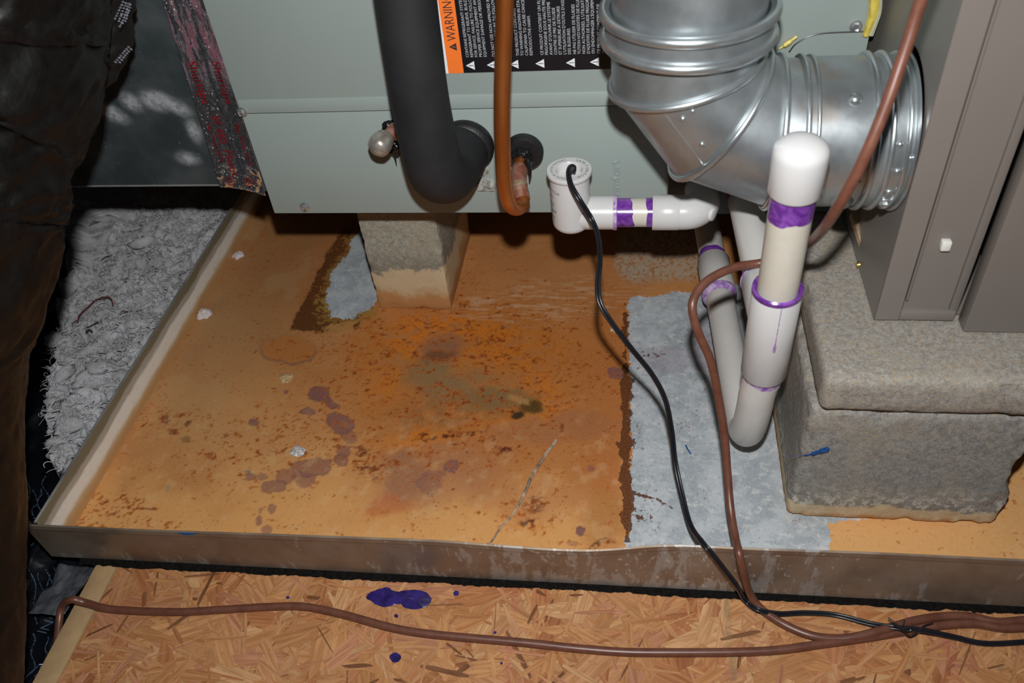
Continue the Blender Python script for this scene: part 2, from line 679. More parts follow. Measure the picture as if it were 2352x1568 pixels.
def flakes():
    V, F, UV, CO = [], [], [], []
    pal = [(0.54, 0.275, 0.115), (0.51, 0.245, 0.095), (0.52, 0.265, 0.12), (0.44, 0.185, 0.072), (0.58, 0.335, 0.16), (0.50, 0.235, 0.125), (0.46, 0.20, 0.09), (0.36, 0.14, 0.055)]
    wts = [0.25, 0.20, 0.18, 0.11, 0.09, 0.10, 0.05, 0.02]
    N = 4600
    for k in range(N):
        cx, cy = rng.uniform(-0.50, 0.62), rng.uniform(0.12, 0.42)
        L = rng.uniform(0.025, 0.095) if k < N * 0.45 else rng.uniform(0.008, 0.050)
        W = rng.uniform(0.007, 0.024) if k < N * 0.45 else rng.uniform(0.0006, 0.0048)
        a = rng.normal(0.35, 0.95)
        n = 5
        ts = np.linspace(-1, 1, n)
        j = rng.uniform(-0.18, 0.18, (2, n))
        e0, e1 = rng.uniform(-0.5, 0.5, 2)
        top = [(t * L / 2 + e0 * W * (abs(t) > 0.99), W / 2 * (1 + j[0][i]) * (0.55 if abs(t) > 0.99 else 1)) for i, t in enumerate(ts)]
        bot = [(t * L / 2 - e1 * W * (abs(t) > 0.99), -W / 2 * (1 + j[1][i]) * (0.55 if abs(t) > 0.99 else 1)) for i, t in enumerate(ts)]
        z0 = OZ + 0.00005 + 0.0011 * rng.random() ** 1.3 * (k / N) + 0.00004
        tx, ty = rng.normal(0, 0.006), rng.normal(0, 0.012)
        b = len(V)
        ca, sa = math.cos(a), math.sin(a)
        c = pal[rng.choice(len(pal), p=wts)] if (k < N * 0.45 or rng.random() < 0.90) else (0.20, 0.085, 0.035)
        s = rng.uniform(0.90, 1.08)
        ok = True
        vv = []
        for (u, w) in top + bot:
            x, y = cx + u * ca - w * sa, cy + u * sa + w * ca
            if x < -0.4995 or y > 0.42:
                x = max(x, -0.4995)
                y = min(y, 0.42)
            vv.append((x, y, max(OZ, z0 + u * tx + w * ty)))
            UV.append((u, w))
            CO.append((c[0] * s, c[1] * s, c[2] * s, k / N))
        V += vv
        F += [(b + i, b + i + 1, b + n + i + 1, b + n + i) for i in range(n - 1)]
    me = bpy.data.meshes.new('wood_flakes')
    me.from_pydata(V, [], F)
    # all flakes face up
    bm = bmesh.new()
    bm.from_mesh(me)
    for f in bm.faces:
        f.normal_update()
        if f.normal.z < 0:
            f.normal_flip()
    bm.to_mesh(me)
    bm.free()
    uvl = me.uv_layers.new(name='UVMap')
    li = np.zeros(len(me.loops), dtype=np.int32)
    me.loops.foreach_get('vertex_index', li)
    uvl.data.foreach_set('uv', np.array(UV)[li].ravel())
    ca_ = me.color_attributes.new('flake_col', 'FLOAT_COLOR', 'POINT')
    ca_.data.foreach_set('color', np.array(CO).ravel())
    me.materials.append(MAT['osb_flakes'])
    o = bpy.data.objects.new('wood_flakes', me)
    link(o, floor)
    o['kind'] = 'stuff'
    o['label'] = 'pressed tan and reddish wood flakes of the board'


flakes()

joist = mk('trim_1', box(-0.5235, -0.5012, -0.5, 0.415, -0.10, OZ + 0.0004, 0.0008), MAT['joist_wood'])
tag(setstruct(joist), 'pale tan wooden strip along the left edge of the board floor', 'wood strip')


def blob(cx, cy, rx, ry, z, seed, ang=0.0, n=40, wob=0.35, th=0.0004, onpix=True):
    """flat irregular spill with a little thickness, centred on a pixel of the level plane z"""
    c = atz(cx, cy, z)
    ex = (atz(cx + 1, cy, z) - c) * rx
    ey = (atz(cx, cy - 1, z) - c) * ry
    V = []
    for ring, zz in ((1.0, z), (0.96, z + th)):
        for i in range(n):
            a = 2 * math.pi * i / n
            q = np.array([[math.cos(a) * 1.4 + seed, math.sin(a) * 1.4, seed * 3.1]])
            r = ring * (1 + wob * 2 * (fbm(q, 3, int(seed * 10))[0] - 0.5))
            p = c + ex * r * math.cos(a + ang) + ey * r * math.sin(a + ang)
            V.append((p[0], p[1], zz))
    V.append((c[0], c[1], z + th))
    F = [(i, (i + 1) % n, n + (i + 1) % n, n + i) for i in range(n)] + [(n + i, n + (i + 1) % n, 2 * n) for i in range(n)]
    return V, F


sp = mk('ink_spill', join(blob(884, 1371, 37, 20, OZ + 0.0009, 1.1), blob(948, 1376, 41, 20, OZ + 0.00125, 2.3), blob(915, 1373, 32, 14, OZ + 0.0016, 3.3)), MAT['violet_ink'], floor)
sp['label'] = 'wide violet ink spill on the board'
for (x, y, a, b, s) in ((908, 1509, 13, 12, 4.4), (1048, 1362, 7, 6, 5.1), (910, 1414, 5, 4, 6.2), (1137, 1452, 4, 3, 1.7), (661, 1372, 4, 3, 2.9), (1152, 1523, 3, 3, 7.2)):
    mk('ink_drop', blob(x, y, a, b, OZ + 0.0009, s, wob=0.25), MAT['violet_ink'], floor)

# ------------------------------------------------------------------ drain pan
PANX0, PANX1, PANY0, PANY1, LIPH = -0.560, 0.62, 0.404, 1.27, 0.050
pan = root('drain_pan', (0.0, 0.8, 0.0), 'rusty galvanised drain pan under the grey cabinet and concrete blocks', 'drain pan')


def sd_poly(x, y, P):
    P = np.asarray(P, float)
    d = np.full(x.shape, 1e18)
    ins = np.zeros(x.shape, bool)
    n = len(P)
    for i in range(n):
        a, b = P[i], P[(i + 1) % n]
        e = b - a
        wx, wy = x - a[0], y - a[1]
        t = np.clip((wx * e[0] + wy * e[1]) / (e @ e), 0, 1)
        dx, dy = wx - e[0] * t, wy - e[1] * t
        d = np.minimum(d, dx * dx + dy * dy)
        c = ((a[1] > y) != (b[1] > y)) & (x < (b[0] - a[0]) * (y - a[1]) / (b[1] - a[1] + 1e-9) + a[0])
        ins ^= c
    d = np.sqrt(d)
    return np.where(ins, d, -d)


def sd_ell(x, y, cx, cy, rx, ry, ang=0.0):
    ca, sa = math.cos(ang), math.sin(ang)
    u = ((x - cx) * ca + (y - cy) * sa) / rx
    w = (-(x - cx) * sa + (y - cy) * ca) / ry
    r = np.sqrt(u * u + w * w)
    return (1 - r) * min(rx, ry)


def fld(sd, soft):
    return np.clip(0.5 + sd / (2.0 * soft), 0, 1)


def sm01(v):
    v = np.clip(v, 0, 1)
    return v * v * (3 - 2 * v)


def build_pan_floor():
    xs = np.concatenate([np.arange(PANX0, 0.40, 0.0015), np.linspace(0.402, PANX1, 12)])
    ys = np.concatenate([np.arange(PANY0, 0.925, 0.0015), np.linspace(0.93, PANY1, 14)])

    def fn(X, Y):
        yb = np.minimum(0.4015 + 0.010 * (X + 0.56), 0.412) + 0.0034
        return np.stack([X, Y + (yb - PANY0) * np.clip(1 - (Y - PANY0) / 0.05, 0, 1), np.zeros_like(X)], 1)
    V, F = grid(xs, ys, fn)
    P0 = V
    # stains sit on the sheet; their places were measured from the photograph
    x, y = to_px(P0)
    wx = fbm(P0 * 45, 5, 1, 0.6) - 0.5
    wy = fbm(P0 * 45 + 9, 5, 2, 0.6) - 0.5
    f1 = fbm(P0 * 22, 5, 3)
    f2 = fbm(P0 * 90, 5, 4, 0.6)
    f3 = fbm(P0 * 330, 3, 5, 0.65)
    f4 = fbm(P0 * np.array([95, 190, 1]), 4, 6, 0.6)
    xw, yw = x + wx * 70, y + wy * 50
    xf, yf = x + wx * 26, y + wy * 22
    col = np.zeros((len(x), 3))

    def lay(m, c, a=1.0):
        nonlocal col
        m = (np.clip(m, 0, 1) * a)[:, None]
        col = col * (1 - m) + np.array(c) * m

    def el(cx, cy, rx, ry, an=0.0, X=None, Y=None):
        X = xw if X is None else X
        Y = yw if Y is None else Y
        ca, sa = math.cos(an), math.sin(an)
        u = ((X - cx) * ca + (Y - cy) * sa) / rx
        w = (-(X - cx) * sa + (Y - cy) * ca) / ry
        return np.sqrt(u * u + w * w)

    def soft(cx, cy, rx, ry, an=0.0, e=0.8):
        return sm01((1 + e / 2 - el(cx, cy, rx, ry, an)) / e)
    # --- coat of dried tan scum: greyer back left, yellower in front, redder by the zinc
    col[:] = (0.50, 0.225, 0.076)
    lay(sm01((f1 - 0.38) / 0.24), (0.58, 0.285, 0.105), 0.8)
    g = sm01(1.25 - (x - 260) / 620) * sm01(1.35 - (y - 480) / 520)
    lay(g, (0.40, 0.245, 0.118), 0.85)
    lay(sm01((0.42 - f1) / 0.2) * g, (0.33, 0.20, 0.10), 0.6)
    pl = sm01((y - 1010 + (f1 - 0.5) * 220) / 210)
    lay(pl, (0.70, 0.385, 0.145), 0.85)
    lay(sm01((x - 1860) / 60), (0.74, 0.44, 0.19), 0.9)
    lay(soft(560, 1000, 260, 120, 0, 1.4), (0.60, 0.33, 0.135), 0.5)
    lay(soft(1240, 640, 260, 120, 0, 1.2), (0.50, 0.235, 0.095), 0.6)
    lay(soft(640, 590, 120, 140, .4, 1.2), (0.36, 0.165, 0.065), 0.6)
    lay(soft(1400, 960, 75, 330, 0, 1.3), (0.46, 0.165, 0.050), 0.75)
    lay(soft(1310, 880, 170, 110, 0, 1.3), (0.47, 0.185, 0.060), 0.6)
    # --- the big rust bloom
    lay(soft(1070, 880, 330, 190, 0.05, 1.3), (0.44, 0.165, 0.040), 0.75)
    lay(soft(1060, 790, 240, 90, 0, 1.2) * sm01((f2 - 0.36) / 0.2), (0.52, 0.175, 0.022), 0.8)
    for cx, cy, a, b, an, al in ((1050, 748, 120, 26, 0, .95), (965, 785, 60, 40, 0, .8), (1120, 800, 110, 40, .1, .5), (1140, 955, 100, 24, -.15, .85), (1220, 885, 60, 36, 0, .75), (985, 1005, 120, 20, -.05, .8), (900, 890, 70, 60, 0, .5), (1185, 1190, 70, 28, .3, .45), (890, 1168, 60, 18, 0, .55), (1240, 935, 60, 24, 0, .7)):
        lay(soft(cx, cy, a, b, an, 1.0) * sm01((f2 - 0.34) / 0.22), (0.60, 0.19, 0.016), al)
    # dull olive and mauve wet marks inside it
    lay(soft(985, 868, 70, 40, .3, 0.9), (0.24, 0.17, 0.085), 0.75)
    lay(soft(1080, 885, 120, 46, .15, 1.0) * sm01((f2 - 0.30) / 0.2), (0.26, 0.18, 0.09), 0.65)
    lay(soft(1150, 915, 90, 30, .1, 0.9), (0.20, 0.15, 0.065), 0.75)
    lay(soft(1040, 940, 150, 40, 0, 1.0) * sm01((f2 - 0.38) / 0.2), (0.27, 0.145, 0.06), 0.6)
    lay(soft(1018, 800, 52, 32, -.3, 0.8), (0.25, 0.13, 0.085), 0.8)
    lay(soft(1005, 818, 36, 14, -.2, 0.7), (0.14, 0.055, 0.025), 0.7)
    lay(soft(1390, 1195, 50, 60, 0, 0.7), (0.42, 0.22, 0.07), 0.5)
    lay(soft(1000, 1090, 150, 70, -.2, 1.0), (0.40, 0.185, 0.10), 0.6)
    lay(soft(930, 1090, 50, 70, 0, 0.5), (0.31, 0.155, 0.10), 0.55)
    lay(soft(895, 1165, 50, 22, 0, 0.8), (0.50, 0.17, 0.075), 0.6)
    lay(soft(1270, 985, 150, 34, -.1, 0.8), (0.36, 0.155, 0.075), 0.6)
    lay(soft(1225, 1150, 95, 50, 0, 1.0), (0.48, 0.215, 0.095), 0.5)
    # --- oval ring
    ro = el(662, 803, 64, 33, 0, xf, yf)
    lay(sm01((1.05 - ro) / 0.2), (0.46, 0.18, 0.045), 0.75)
    lay(sm01(1 - np.abs(ro - 1.02) / 0.12) * np.clip(0.45 + (y - 795) / 60, 0.25, 1), (0.22, 0.10, 0.08), 0.75)
    # --- thin mauve film spots with a darker rim
    for cx, cy, a, b, an, al in ((735, 908, 24, 19, 0, .85), (760, 924, 18, 12, .5, .85), (708, 944, 17, 9, .3, .8), (777, 974, 34, 26, 0, .75), (801, 1003, 24, 14, .3, .5), (789, 1036, 19, 16, 0, .6), (784, 1058, 20, 16, 0, .65), (716, 1072, 44, 24, 0, .6), (700, 1100, 26, 16, 0, .55),
                          (660, 1097, 22, 16, -.4, .55), (628, 1118, 26, 13, -.3, .6), (578, 1098, 14, 9, 0, .6), (605, 1097, 12, 9, 0, .5), (628, 1164, 11, 11, 0, .55), (599, 1170, 5, 9, .3, .45), (593, 1196, 8, 13, .2, .6), (616, 1214, 14, 12, -.4, .5), (584, 969, 12, 8, 0, .75), (658, 902, 6, 5, 0, .75),
                          (1034, 1074, 20, 16, 0, .7), (990, 1102, 30, 24, -.5, .45), (1333, 1217, 12, 10, 0, .85), (1417, 860, 22, 14, .3, .8), (1361, 1074, 8, 7, 0, .55), (1313, 1246, 14, 5, 0, .4)):
        r = el(cx, cy, a, b, an, x + wx * 0.9 * min(a, b) * 2.4, y + wy * 0.9 * min(a, b) * 2.4)
        lay(sm01((1.06 - r) / 0.12), (0.225, 0.103, 0.100), min(1, al * 1.15))
        lay(sm01(1 - np.abs(r - 0.98) / 0.09), (0.13, 0.058, 0.062), al * 0.6)
    lay(soft(425, 1015, 13, 7, .5, 0.4), (0.22, 0.13, 0.04), 0.75)
    lay(soft(578, 1094, 7, 4, 0, 0.8), (0.05, 0.08, 0.16), 0.8)
    lay(soft(380, 1118, 9, 5, 0, 0.8), (0.20, 0.19, 0.16), 0.6)
    # --- rust grains: dense in the bloom, freckled elsewhere
    den = 0.30 + 0.55 * soft(1060, 850, 360, 200, 0, 1.2)
    for cx, cy, a, b, v in ((400, 965, 80, 45, .45), (700, 1010, 240, 70, .40), (240, 1180, 130, 60, .45), (330, 900, 60, 60, .3), (860, 790, 80, 40, .4), (850, 1060, 70, 50, .45), (1210, 1170, 80, 60, .45), (1150, 1040, 60, 30, .4), (560, 1080, 160, 60, .28), (620, 560, 120, 80, .2), (1300, 950, 120, 90, .25), (1050, 1010, 160, 60, .4)):
        den = np.maximum(den, v + 0.30) * soft(cx, cy, a, b, 0, 1.0) + den * (1 - soft(cx, cy, a, b, 0, 1.0))
    gr = f3 * 0.55 + f4 * 0.45 + (den - 0.5) * 0.22
    lay(sm01((gr - 0.600) / 0.07), (0.42, 0.115, 0.018), 0.8)
    lay(sm01((gr - 0.690) / 0.05), (0.17, 0.040, 0.010), 0.85)
    for cx, cy, a, b in ((850, 1080, 17, 14), (834, 1036, 14, 7), (1225, 1156, 24, 16), (1153, 1040, 15, 7), (1386, 1248, 32, 10), (371, 958, 15, 11), (390, 985, 10, 8), (432, 975, 11, 8), (1020, 1002, 60, 6), (1085, 990, 34, 5), (1294, 984, 8, 9), (1084, 1038, 6, 5), (1214, 1200, 22, 12), (1037, 985, 9, 5)):
        m = soft(cx, cy, a, b, 0, 0.9) * sm01((f3 - 0.34) / 0.16)
        lay(m, (0.22, 0.052, 0.010), 0.85)
        lay(m * sm01((f2 - 0.48) / 0.1), (0.085, 0.022, 0.008), 0.8)
    # dark pit
    k_ = dict(X=x + wx * 30, Y=y + wy * 22)
    lay(sm01((1.3 - el(1220, 934, 25, 15, -.2, **k_)) / 0.6), (0.085, 0.052, 0.010), 0.95)
    lay(sm01((1.3 - el(1190, 953, 14, 8, -.2, **k_)) / 0.6), (0.04, 0.025, 0.010), 0.95)
    lay(sm01((1.3 - el(1190, 918, 26, 9, .3, **k_)) / 0.6), (0.50, 0.29, 0.115), 0.6)
    # pale residue streaks and dust
    st = fbm(P0 @ np.array([[30, 90, 0], [80, -30, 0], [0, 0, 1.0]]), 4, 12, 0.6)
    lay(sm01((st - 0.54) / 0.24) * sm01((y - 900) / 200 + 0.25), (0.74, 0.54, 0.30), 0.25)
    lay(sm01((fbm(P0 * np.array([60, 420, 1]), 3, 14, 0.6) - 0.52) / 0.16) * soft(1250, 690, 220, 45, -.06, 1.0), (0.66, 0.47, 0.32), 0.5)
    lay(sm01((fbm(P0 * 16, 3, 13) - 0.62) / 0.1) * g, (0.50, 0.36, 0.20), 0.4)
    # --- bare zinc
    xz, yz = x + wx * 20 + (f3 - 0.5) * 16, y + wy * 18 + (f3 - 0.5) * 14
    right = fld(sd_poly(xz, yz, [(1442, 688), (1490, 676), (1640, 668), (1760, 640), (2000, 640), (2000, 1190), (1908, 1200), (1908, 1300), (1437, 1300), (1440, 1235), (1452, 1140), (1450, 1000), (1446, 850)]), 7)
    speck = fld(sd_poly(xf, yf, [(1418, 520), (1418, 636), (1440, 644), (1640, 640), (1640, 480)]), 12)
    core = fld(sd_poly(x + wx * 60, y + wy * 46, [(738, 690), (766, 645), (792, 596), (800, 535), (845, 520), (910, 640), (868, 690), (846, 716), (800, 727), (748, 728), (756, 706)]), 10)
    galv = np.maximum(right, core)
    lay(speck * sm01((f3 - 0.36) / 0.14), (0.44, 0.43, 0.38), 0.75)
    lay(speck * sm01((0.42 - f3) / 0.10), (0.20, 0.15, 0.09), 0.5)
    # --- dark brown rust borders
    imp = fld(sd_poly(x + wx * 14, y + wy * 12, [(664, 757), (700, 690), (742, 598), (786, 520), (900, 500), (905, 640), (850, 700), (824, 752), (740, 764)]), 5)
    dcore = sd_poly(x + wx * 60, y + wy * 46, [(738, 690), (766, 645), (792, 596), (800, 535), (845, 520), (910, 640), (868, 690), (846, 716), (800, 727), (748, 728), (756, 706)])
    imp = imp * np.clip(0.34 + np.clip(-dcore, 0, 60) / 75, 0, 0.86) * (dcore < 3)
    lay(fld(sd_poly(xf, yf, [(664, 757), (700, 690), (742, 598), (786, 520), (900, 500), (905, 640), (850, 700), (824, 752), (740, 764)]), 4), (0.25, 0.135, 0.030), 0.9)
    lay(soft(742, 706, 26, 14, -.7, 0.8) + soft(845, 712, 24, 22, -.8, 0.8), (0.33, 0.235, 0.05), 0.8)
    lay(soft(790, 745, 36, 10, -.3, 0.8), (0.50, 0.27, 0.10), 0.8)
    lay(soft(740, 600, 30, 110, .45, 1.0), (0.42, 0.16, 0.05), 0.5)
    imp = imp * (1 - soft(790, 745, 36, 9, -.3, 0.8))
    bw = 7 + (f2 - 0.5) * 34 + (fbm(P0 * 14, 3, 21) - 0.5) * 22
    band = fld(bw - np.abs(x + wx * 14 - 1437 - 0.012 * (y - 900)), 8) * (y > 688) * (y < 1246)
    crk = np.abs(fbm(P0 * 60, 4, 23) - 0.5)
    side_ = sm01((1530 - x) / 90) * (x > 1440) * sm01((f2 - 0.44) / 0.08)
    band = np.maximum(band, 0.62 * side_ * sm01((0.035 - crk) / 0.03) * (y > 760) * (y < 1230))
    band = np.maximum(band, 0.75 * fld(5 - np.abs((y + wy * 40) - (1132 + 0.35 * (x - 1450))), 4) * (x > 1440) * (x < 1548))
    band = np.maximum(band, 0.62 * soft(1470, 1185, 30, 14, .3, 0.8) * sm01((f3 - 0.42) / 0.1))
    band = np.maximum(band, 0.55 * soft(1505, 815, 30, 18, 0, 1.0) * sm01((f3 - 0.45) / 0.1))
    brown = np.maximum(imp, band)
    mauve = np.zeros(len(x))
    for cx, cy, a, b, an, m in ((1540, 832, 50, 30, 0, .55), (1625, 800, 26, 46, 0, .7), (1683, 1105, 8, 12, 0, .7), (1508, 815, 20, 14, 0, .4)):
        mauve = np.maximum(mauve, m * soft(cx, cy, a, b, an, 0.8))
    me = bpy.data.meshes.new('pan_floor')
    nv, nf = len(V), len(F)
    me.vertices.add(nv)
    me.vertices.foreach_set('co', V.ravel())
    me.loops.add(nf * 4)
    me.loops.foreach_set('vertex_index', F.astype(np.int32).ravel())
    me.polygons.add(nf)
    me.polygons.foreach_set('loop_start', np.arange(0, nf * 4, 4, dtype=np.int32))
    me.update(calc_edges=True)
    me.polygons.foreach_set('use_smooth', np.ones(nf, bool))
    A = np.stack([galv, brown, np.clip(den, 0, 1), mauve], 1)
    col = col * np.array([0.985, 0.90, 0.80])
    B = np.concatenate([np.clip(col, 0, 1), np.ones((nv, 1))], 1)
    for nm, arr in (('stain_a', A), ('stain_b', B)):
        ca = me.color_attributes.new(nm, 'FLOAT_COLOR', 'POINT')
        ca.data.foreach_set('color', np.ascontiguousarray(arr, dtype=np.float32).ravel())
    t = NT('rusty_pan_sheet')
    P = t.pos()
    a = t.attr('stain_a')
    gv, br, dn = t.sep(a.outputs['Color'])[0:3]
    mv = a.outputs['Alpha']
    c = t.attr('stain_b').outputs['Color']
    n1 = t.noise(28, 5, 0.6, vec=P)
    n2 = t.noise(170, 5, 0.65, vec=P)
    n3 = t.noise(620, 3, 0.7, vec=P)
    n4 = t.noise(95, 4, 0.7, vec=t.mapv(P, (1, 1, 1), (0, 0, 0), (3.1, 1.7, 0)), dist=0.5)

    def brk(mask, noise, amp, lo=0.42, hi=0.58):
        return t.step(t.math('ADD', mask, t.math('MULTIPLY', t.math('SUBTRACT', noise, 0.5), amp)), lo, hi)
    c = t.mix(t.step(n2, 0.50, 0.70, 0, 0.30), c, t.mix(1.0, c, (0.66, 0.60, 0.55), 'MULTIPLY'))
    c = t.mix(t.step(n3, 0.57, 0.68, 0, 0.20), c, (0.74, 0.52, 0.30))
    c = t.mix(t.step(n3, 0.42, 0.32, 0, 0.35), c, t.mix(1.0, c, (0.55, 0.42, 0.35), 'MULTIPLY'))
    # bare zinc, spangled and hazed
    zn = t.mix(t.step(n1, 0.38, 0.62), (0.40, 0.445, 0.475), (0.56, 0.60, 0.63))
    zn = t.mix(t.step(n4, 0.5, 0.66, 0, 0.75), zn, (0.70, 0.71, 0.69))
    zn = t.mix(t.step(n2, 0.52, 0.64, 0, 0.55), zn, (0.30, 0.335, 0.36))
    zn = t.mix(t.step(t.noise(330, 3, 0.7, vec=P), 0.56, 0.66, 0, 0.45), zn, (0.74, 0.75, 0.74))
    zn = t.mix(t.math('MULTIPLY', mv, 0.75), zn, t.mix(t.step(n2, 0.4, 0.6), (0.20, 0.15, 0.22), (0.34, 0.28, 0.34)))
    gm = brk(gv, n2, 1.2, 0.46, 0.56)
    c = t.mix(gm, c, zn)
    # dark brown crust
    bm_ = brk(br, n2, 1.5, 0.44, 0.56)
    c = t.mix(t.math('MULTIPLY', bm_, 0.92), c, t.mix(t.step(n3, 0.40, 0.60), (0.060, 0.020, 0.008), (0.17, 0.055, 0.016)))
    # specks
    pick = t.noise(23, 4, 0.7, vec=t.mapv(P, (1, 1, 1), (0, 0, 0), (7, 2, 0)))
    sd = t.voro(230, vec=P)
    spots = t.math('MULTIPLY', t.step(sd, 0.30, 0.14), t.step(t.math('ADD', pick, t.math('MULTIPLY', dn, 0.10)), 0.58, 0.66))
    c = t.mix(t.math('MULTIPLY', spots, 0.7), c, (0.26, 0.065, 0.012))
    sd2 = t.voro(420, vec=t.mapv(P, (1, 1, 1), (0, 0, 0.5), (1, 2, 0)))
    pick2 = t.noise(60, 3, 0.7, vec=P)
    c = t.mix(t.math('MULTIPLY', t.math('MULTIPLY', t.step(sd2, 0.22, 0.10), t.step(pick2, 0.56, 0.64)), 0.75), c, (0.07, 0.03, 0.012))
    c = t.mix(t.math('MULTIPLY', t.math('MULTIPLY', t.step(t.voro(330, vec=P), 0.16, 0.08), t.step(pick2, 0.44, 0.38)), 0.6), c, (0.72, 0.62, 0.50))
    t.set(color=c, rough=t.step(n2, 0.3, 0.7, 0.42, 0.66), spec=0.35, metal=t.math('MULTIPLY', gm, 0.15))
    t.bump(t.math('ADD', t.math('MULTIPLY', n2, 1.0), t.math('MULTIPLY', n3, 0.4)), 0.28, 0.0007)
    me.materials.append(t.m)
    o = bpy.data.objects.new('pan_floor', me)
    link(o, pan)
    o['label'] = 'flat pan floor, rust stained with bare zinc patches'


build_pan_floor()


def m_lip():
    t = NT('pan_lip_zinc')
    P = t.pos()
    x, y, z = t.sepxyz(P)[0:3]
    n1 = t.noise(26, 5, 0.6, vec=P)
    n2 = t.noise(150, 4, 0.7, vec=P)
    st = t.noise(1.0, 4, 0.65, vec=t.mapv(P, (75, 1, 26)))
    c = t.mix(t.step(n1, 0.3, 0.7), (0.25, 0.185, 0.135), (0.335, 0.265, 0.205))  # brown tint puts the board floor's reflection into the zinc colour
    # hard-water splashes, thickest near the low spot of the lip and its foot
    xm = t.math('MULTIPLY', t.step(x, -0.26, -0.06), t.step(x, 0.30, 0.08))
    foot = t.step(z, 0.02, -0.008, 0.0, 0.10)
    s = t.math('ADD', t.math('ADD', st, t.math('MULTIPLY', xm, 0.12)), foot)
    c = t.mix(t.step(s, 0.64, 0.72, 0, 0.7), c, (0.44, 0.44, 0.43))
    c = t.mix(t.step(t.math('ADD', n2, t.math('MULTIPLY', xm, 0.10)), 0.68, 0.74, 0, 0.75), c, (0.58, 0.58, 0.56))
    t.set(color=c, metal=0.6, rough=t.step(n1, 0.3, 0.7, 0.36, 0.48))
    MAT['pan_lip_zinc'] = t.m
    t = NT('pan_wall_scaled')
    P = t.pos()
    x, y, z = t.sepxyz(P)[0:3]
    n1 = t.noise(30, 5, 0.65, vec=t.mapv(P, (1, 0.35, 1)))
    n2 = t.noise(260, 4, 0.7, vec=P)
    zz = t.math('ADD', z, t.math('MULTIPLY', t.math('SUBTRACT', n1, 0.5), 0.016))
    c = t.mix(t.step(zz, 0.005, 0.017), (0.52, 0.30, 0.125), (0.62, 0.48, 0.29))
    c = t.mix(t.step(zz, 0.011, 0.019), c, (0.82, 0.79, 0.71))
    c = t.mix(t.step(zz, 0.029, 0.034), c, (0.42, 0.385, 0.33))
    c = t.mix(t.step(zz, 0.037, 0.042), c, (0.19, 0.165, 0.105))
    c = t.mix(t.step(n2, 0.58, 0.72, 0, 0.45), c, (0.30, 0.22, 0.14))
    t.set(color=c, rough=0.6, metal=0.1)
    t.bump(n2, 0.3, 0.0008)
    MAT['pan_wall_scaled'] = t.m


m_lip()

# front lip: follows the bent upper edge seen in the photograph
_lp = np.array([atz(px, py, LIPH)[:2] for px, py in ((80, 1206), (300, 1215), (650, 1227), (1000, 1240), (1200, 1256), (1310, 1263), (1400, 1262), (1460, 1255), (1520, 1250), (1600, 1252), (1700, 1258), (2000, 1268), (2352, 1285))])


def lip_y(x):
    return np.interp(x, np.r_[-0.575, _lp[1:, 0], PANX1], np.r_[_lp[1, 1] - 0.001, _lp[1:, 1], _lp[-1, 1]])


def build_front_lip():
    xs = np.linspace(PANX0 - 0.012, PANX1, 240)
    yt = np.convolve(np.pad(lip_y(xs), 4, mode='edge'), np.ones(9) / 9, 'valid')
    V, F = [], []
    for x, y in zip(xs, yt):
        yb = 0.4015 + 0.010 * (x + 0.56) / 1.0
        yb = min(yb, 0.412)
        q = max(0.0, min(1.0, (x - (PANX0 - 0.012)) / 0.03))      # the corner is folded back
        prof = [(yb + 0.0036, -0.0004), ((yb + y) / 2 + 0.0012, 0.025), (y + 0.0012, LIPH - 0.001), (y + 0.0004, LIPH), (y - 0.0012, LIPH - 0.0006), (y - 0.0016, LIPH - 0.006), (y - 0.0002, LIPH - 0.0072), ((yb + y) / 2 - 0.0002, 0.022), (yb, OZ + 0.0038)]
        n = len(V)
        V += [(x, p[0], p[1]) for p in prof]
    m = 9
    for i in range(len(xs) - 1):
        for j in range(m):
            j2 = (j + 1) % m
            F.append((i * m + j, i * m + j2, (i + 1) * m + j2, (i + 1) * m + j))
    F.append(tuple(range(m)))
    F.append(tuple((len(xs) - 1) * m + j for j in range(m))[::-1])
    return V, F


o = mk('front_lip', build_front_lip(), MAT['pan_lip_zinc'], pan)
o['label'] = 'upturned front lip with white hard-water splashes'
o = mk('side_wall', box(PANX0 - 0.0016, PANX0 + 0.0002, 0.4038, PANY1, -0.004, LIPH, 0.0005, 1), MAT['pan_wall_scaled'], pan)
o['label'] = 'left pan wall, whitened with scale'
mk('rear_wall', box(PANX0, PANX1, PANY1 - 0.0005, PANY1 + 0.001, 0, LIPH), MAT['galvanised_dull'], pan)
mk('side_wall', box(PANX1 - 0.0005, PANX1 + 0.001, 0.412, PANY1, 0, LIPH), MAT['galvanised_dull'], pan)
mk('rolled_rim', sweep([(PANX0 - 0.0008, 0.402, LIPH), (PANX0 - 0.0008, 0.8, LIPH), (PANX0 - 0.0008, PANY1, LIPH)], 0.0014, 8), MAT['galvanised_dull'], pan)


def build_pad():
    xs = np.linspace(PANX0 + 0.02, PANX1, 420)
    P = np.stack([xs, xs * 0, xs * 0], 1)
    fr = (fbm(P * 420, 4, 4, 0.7) - 0.5) * 0.0035 + (fbm(P * 40, 2, 8) - 0.5) * 0.003
    V, F = [], []
    for i, x in enumerate(xs):
        yb = min(0.4015 + 0.010 * (x + 0.56), 0.412) - 0.0048 + fr[i]
        V += [(x, yb + 0.004, OZ + 0.0042), (x, yb + 0.0022, OZ + 0.0034), (x, yb - 0.0012, OZ + 0.0013), (x, 0.44, OZ + 0.001), (x, 0.44, OZ + 0.0042)]
    for i in range(len(xs) - 1):
        for j in range(5):
            F.append((i * 5 + j, i * 5 + (j + 1) % 5, (i + 1) * 5 + (j + 1) % 5, (i + 1) * 5 + j))
    return V, F


